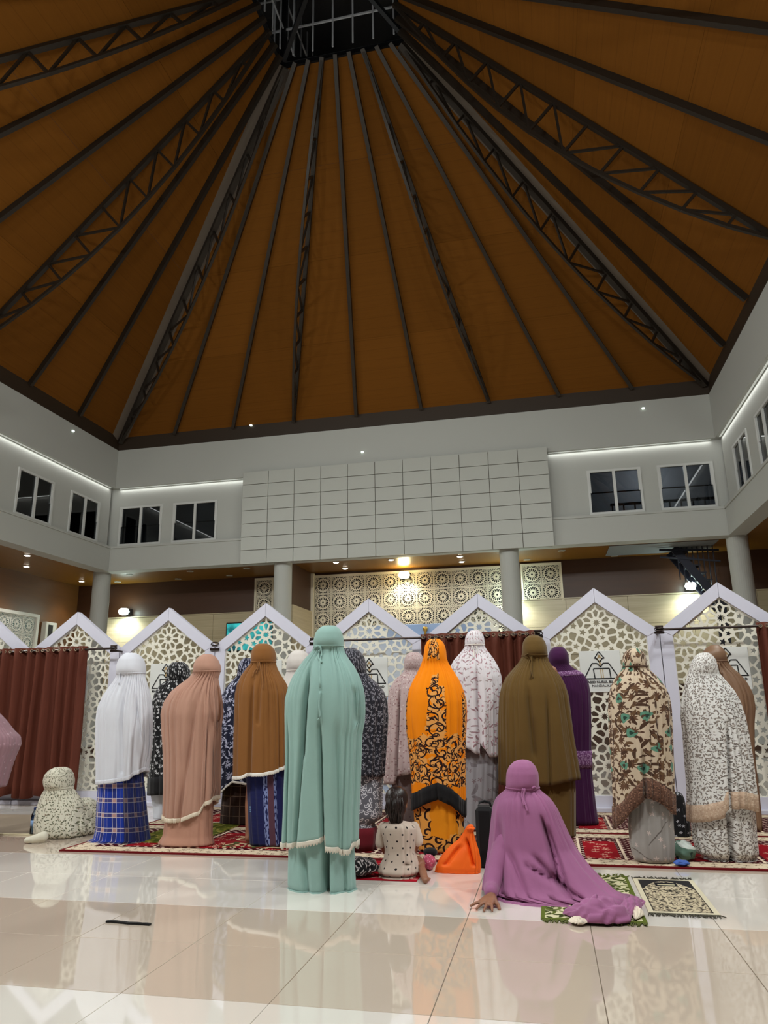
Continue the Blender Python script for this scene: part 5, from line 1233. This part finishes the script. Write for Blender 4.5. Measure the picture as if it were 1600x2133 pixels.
for pts, nm in (([(799, 1722), (793, 1742), (792, 1756)], 'sleeve'), ([(863, 1722), (870, 1742), (871, 1752)], 'sleeve')):
    mb = MB(); limb(mb, [(tuple(atY(x, y, TY+.02)), rr_) for (x, y), rr_ in zip(pts, (.035, .034, .036))])
    o = bpy.data.objects.new(nm, fuse(nm, mb, .008)); o.data.materials.clear(); o.data.materials.append(m_dots); link(o, r); o.matrix_parent_inverse = parent_inv(r)
mb = MB(); cx = float(v.cx[60])
limb(mb, [((cx, TY, .09), .085), ((cx, TY, .2), .075), ((cx, TY+.005, .29), .055), (tuple(atY(829, 1712, TY+.01)), .034), (tuple(atY(828, 1700, TY+.015)), .034)])
k = .86; head_parts(mb, tuple(hc), k, .35)
A = atY(795, 1748, TY+.02)
limb(mb, [(tuple(atY(801, 1726, TY+.01)), .03), (tuple(A), .026), (tuple(atY(802, 1772, TY+.12)), .022), (tuple(atY(812, 1780, TY+.2)), .018)]); hand_parts(mb, atY(812, 1780, TY+.2), (.3, 1, -.1), (0, 0, 1), .6, 1, .2, .35)
limb(mb, [(tuple(atY(862, 1726, TY+.01)), .03), (tuple(atY(870, 1748, TY+.02)), .026), (tuple(atY(862, 1776, TY+.14)), .02)]); hand_parts(mb, atY(862, 1776, TY+.14), (-.3, 1, -.1), (0, 0, 1), .6, -1, .2, .35)
f0 = atZ(884, 1834, .02)
limb(mb, [((cx+.05, TY, .07), .055), ((cx+.10, TY+.1, .07), .045), ((cx+.12, TY+.12, .06), .035), (tuple(atZ(878, 1806, .05)), .024), (tuple(atZ(882, 1820, .035)), .026), (tuple(atZ(886, 1834, .02)), .020)])
for i in range(5): q = Vector(atZ(884+i*2.6, 1836-i*.6, .012)); mb.add(*capsule(q+Vector((0, .02, .006)), .008, q, .0066 if i else .008))
limb(mb, [((cx-.05, TY, .07), .055), ((cx-.10, TY+.08, .06), .045), ((cx-.10, TY+.12, .05), .035)])
bo = bpy.data.objects.new('body', fuse('body', mb, .006)); link(bo, r); bo.matrix_parent_inverse = parent_inv(r)
hm = MB()
hm.add(*ellipsoid(Vector(hc)+Vector((0, -.012, .030)), (.092*k, .102*k, .096*k), None, 28, 18)); hm.add(*ellipsoid(Vector(hc)+Vector((0.004, -.045, -.035)), (.076*k, .055*k, .075*k), None, 24, 14)); hm.add(*ellipsoid(Vector(hc)+Vector((.010, -.052, -.092)), (.052*k, .026*k, .055*k), None, 20, 12))
rr = random.Random(4)
hs = fuse('hair', hm, .006); hs.materials.clear(); hs.materials.append(hair_m); o = bpy.data.objects.new('hair', hs); link(o, r); o.matrix_parent_inverse = parent_inv(r)
wm = MB()
for i in range(60):
    a = rr.uniform(-2.6, -.5); z = rr.uniform(-.01, .085); rad = math.sqrt(max(.05, 1-(z/.10)**2)); p = Vector(hc)+Vector((.078*k*rad*math.cos(a), .098*k*rad*math.sin(a)-.014, .028+z*k))
    q = Vector(hc)+Vector((.045*k*math.cos(a)+rr.uniform(-.01, .01), -.085*k, -.11+rr.uniform(-.03, .03))); m_ = p.lerp(q, .5)+Vector((.02*math.cos(a), -.03, .01)); wm.tube([p, m_, q], [.004, .005, .0015], 5)
wm.build('hair_strands', hair_m, r, True, kind='stuff')

# ------------------------------------------------------------------ small things on the floor
m_bag = mat('orange_fabric_bag', rough=.6, spec=.3, fn=lambda nb: (lambda p: nb.mix(nb.noise(nb.vec(*p), 6., 2), (244, 92, 14), (255, 116, 26)))(nb.pos()), bump=(180, .15, .002))
r = empty('tote_bag', (-.75, 5.45, 0), 'bright orange knotted cloth bag on the floor beside the toddler', 'bag')
v = Drape([(1719, 976, 985, .9), (1724, 971, 987, .6), (1735, 966, 986, .3), (1750, 955, 990, .34), (1770, 931, 997, .36), (1790, 915, 1001, .38), (1806, 908, 1002, .38), (1820, 905, 1002, .36), (1828, 907, 1000, .34)], 5.42, None, .004, None, .014, 99, n=80, nz=34, kd=.4, sup=3.2, creases=[((972, 985), 1745, 1800, .03, .010), ((960, 930), 1760, 1800, .015, .02)])
v.zp = v.zz[0]+.1; v.build('sack', m_bag, r); q = v.near(980, 1726); MB().tube([Vector(q)+Vector((.022*math.cos(a), .01+.02*math.sin(a), .004*math.sin(3*a))) for a in [i*.628 for i in range(10)]], .008, 8, True).build('knot', m_bag, r, True)
r = empty('black_bag', (-.5, 5.6, 0), 'black upright bag between the orange bag and the mauve figure', 'bag')
bx_ = MB(); a, b = atY(996, 1800, 5.62), atY(1034, 1800, 5.62); bx_.cbox((a[0], 5.55, .0), (b[0], 5.72, .40), .025); bx_.build('bag_body', m_black, r, False)
MB().tube([(a[0]+.02, 5.64, .395), (a[0]+.025, 5.64, .42), ((a[0]+b[0])/2, 5.64, .43), (b[0]-.025, 5.64, .42), (b[0]-.02, 5.64, .395)], .009, 8).build('handle', m_black, r, True)
def bundle(name, c, rad, m, label, cat, seed, sq=1.):
    r = empty(name, (c[0], c[1], c[2]), label, cat); vs, fs = ellipsoid((0, 0, 0), (1, 1, 1), None, 48, 28); out = []; uv = []
    for p in vs:
        f = 1+.16*noise.noise(p*2.2+Vector((seed, 0, 0)))+.09*(abs(math.sin(6*p.x+4*p.z+seed+2*noise.noise(p*1.5)))-.5); q = Vector((p.x*rad[0]*f, p.y*rad[1]*f, p.z*rad[2]*f+rad[2])); out.append((c[0]+q.x, c[1]+q.y, max(c[2]+.001, c[2]+q.z*sq))); uv.append((math.atan2(p.y, p.x)*rad[0], q.z))
    mesh('cloth', out, fs, m, r, True, uv); return r
m_swirl = printed('green_white_stripes', (206, 212, 206), (lambda nb, u, v: (u*9.+v*30.+nb.noise(nb.vec(u, v), 6., 2)*2.).sin().gt(.25), (92, 118, 104)), (lambda nb, u, v: nb.noise(nb.vec(u, v), 11., 1).gt(.66), (40, 66, 62)))
p = atZ(1428, 1798, CT); bundle('folded_scarf', (p[0]+.005, p[1]+.09, CT), (.085, .075, .065), m_swirl, 'crumpled green and white striped cloth bundle on the carpet between two skirts', 'cloth', 3)
p = atZ(1422, 1806, CT); bundle('small_cloth', (p[0], p[1]+.03, CT), (.05, .028, .02), mat('blue_cloth', (64, 98, 176), .8), 'small bright blue cloth end beside the striped bundle', 'cloth', 7)
m_bw = printed('black_white_folded', (22, 20, 22), (LF(34, .6, .16, .9), (190, 180, 180)))
p = atZ(752, 1836, 0); bundle('folded_cloth', (p[0]-.045, p[1]+.13, .010), (.13, .10, .055), m_bw, 'black and white patterned folded cloth between the mint skirt and the toddler', 'cloth', 5)
p = atZ(893, 1815, 0); m_pd = printed('pink_dotted_cloth', (196, 84, 112), (FL(50, 4, .25), (240, 200, 210)))
r = bundle('toddler_shoe', (p[0]-.005, p[1]+.06, 0), (.045, .07, .05), m_pd, 'pink dotted bundle with black top beside the toddler foot', 'cloth', 9)
mesh('black_lining', *(lambda e: ([tuple(q) for q in e[0]], e[1]))(ellipsoid((p[0]+.0, p[1]+.10, .105), (.05, .05, .03), None, 20, 12)), m_black, r, True)
# water bottle
r = empty('water_bottle', (0, 0, 0), 'clear water bottle with blue cap beside the seated figure at left', 'bottle')
p = atZ(69, 1737, .01); p[2] = .01; r.location = tuple(p)
pet = glass('bottle_plastic', (225, 238, 248), .05, .92)
MB().lathe([(.028, 0), (.032, .006), (.032, .05), (.030, .055), (.032, .06), (.032, .12), (.030, .125), (.032, .13), (.032, .155), (.026, .18), (.013, .2), (.013, .212)], p, 24).build('bottle_wall', pet, r, True)
MB().lathe([(.0325, .07), (.0325, .12)], p, 24).build('label', mat('pale_blue_label', (126, 160, 206), .5), r, True); MB().lathe([(.015, .207), (.0155, .212), (.0155, .228), (.013, .231)], p, 20).build('cap', mat('blue_cap', (24, 44, 92), .4), r)
MB().lathe([(.027, .004), (.029, .008), (.029, .16), (.0, .161)], p, 20).build('water', glass('water', (214, 232, 246), .02, .9), r, True)
# thin black case lying on the near tiles
r = empty('black_strip', tuple(atZ(268, 1922)), 'thin black strip lying alone on the beige floor tiles at left', 'strip')
a, b = Vector(atZ(222, 1919, .005)), Vector(atZ(313, 1926, .005)); mb = MB()
for i in range(10):
    p0, p1 = a.lerp(b, i/10), a.lerp(b, (i+1)/10); wv = lambda t: Vector((0, .003*math.sin(t*9), .002*abs(math.sin(t*12)))); mb.bar(p0+wv(i/10), p1+wv((i+1)/10), .018, .008)
mb.build('strip', m_black, r)
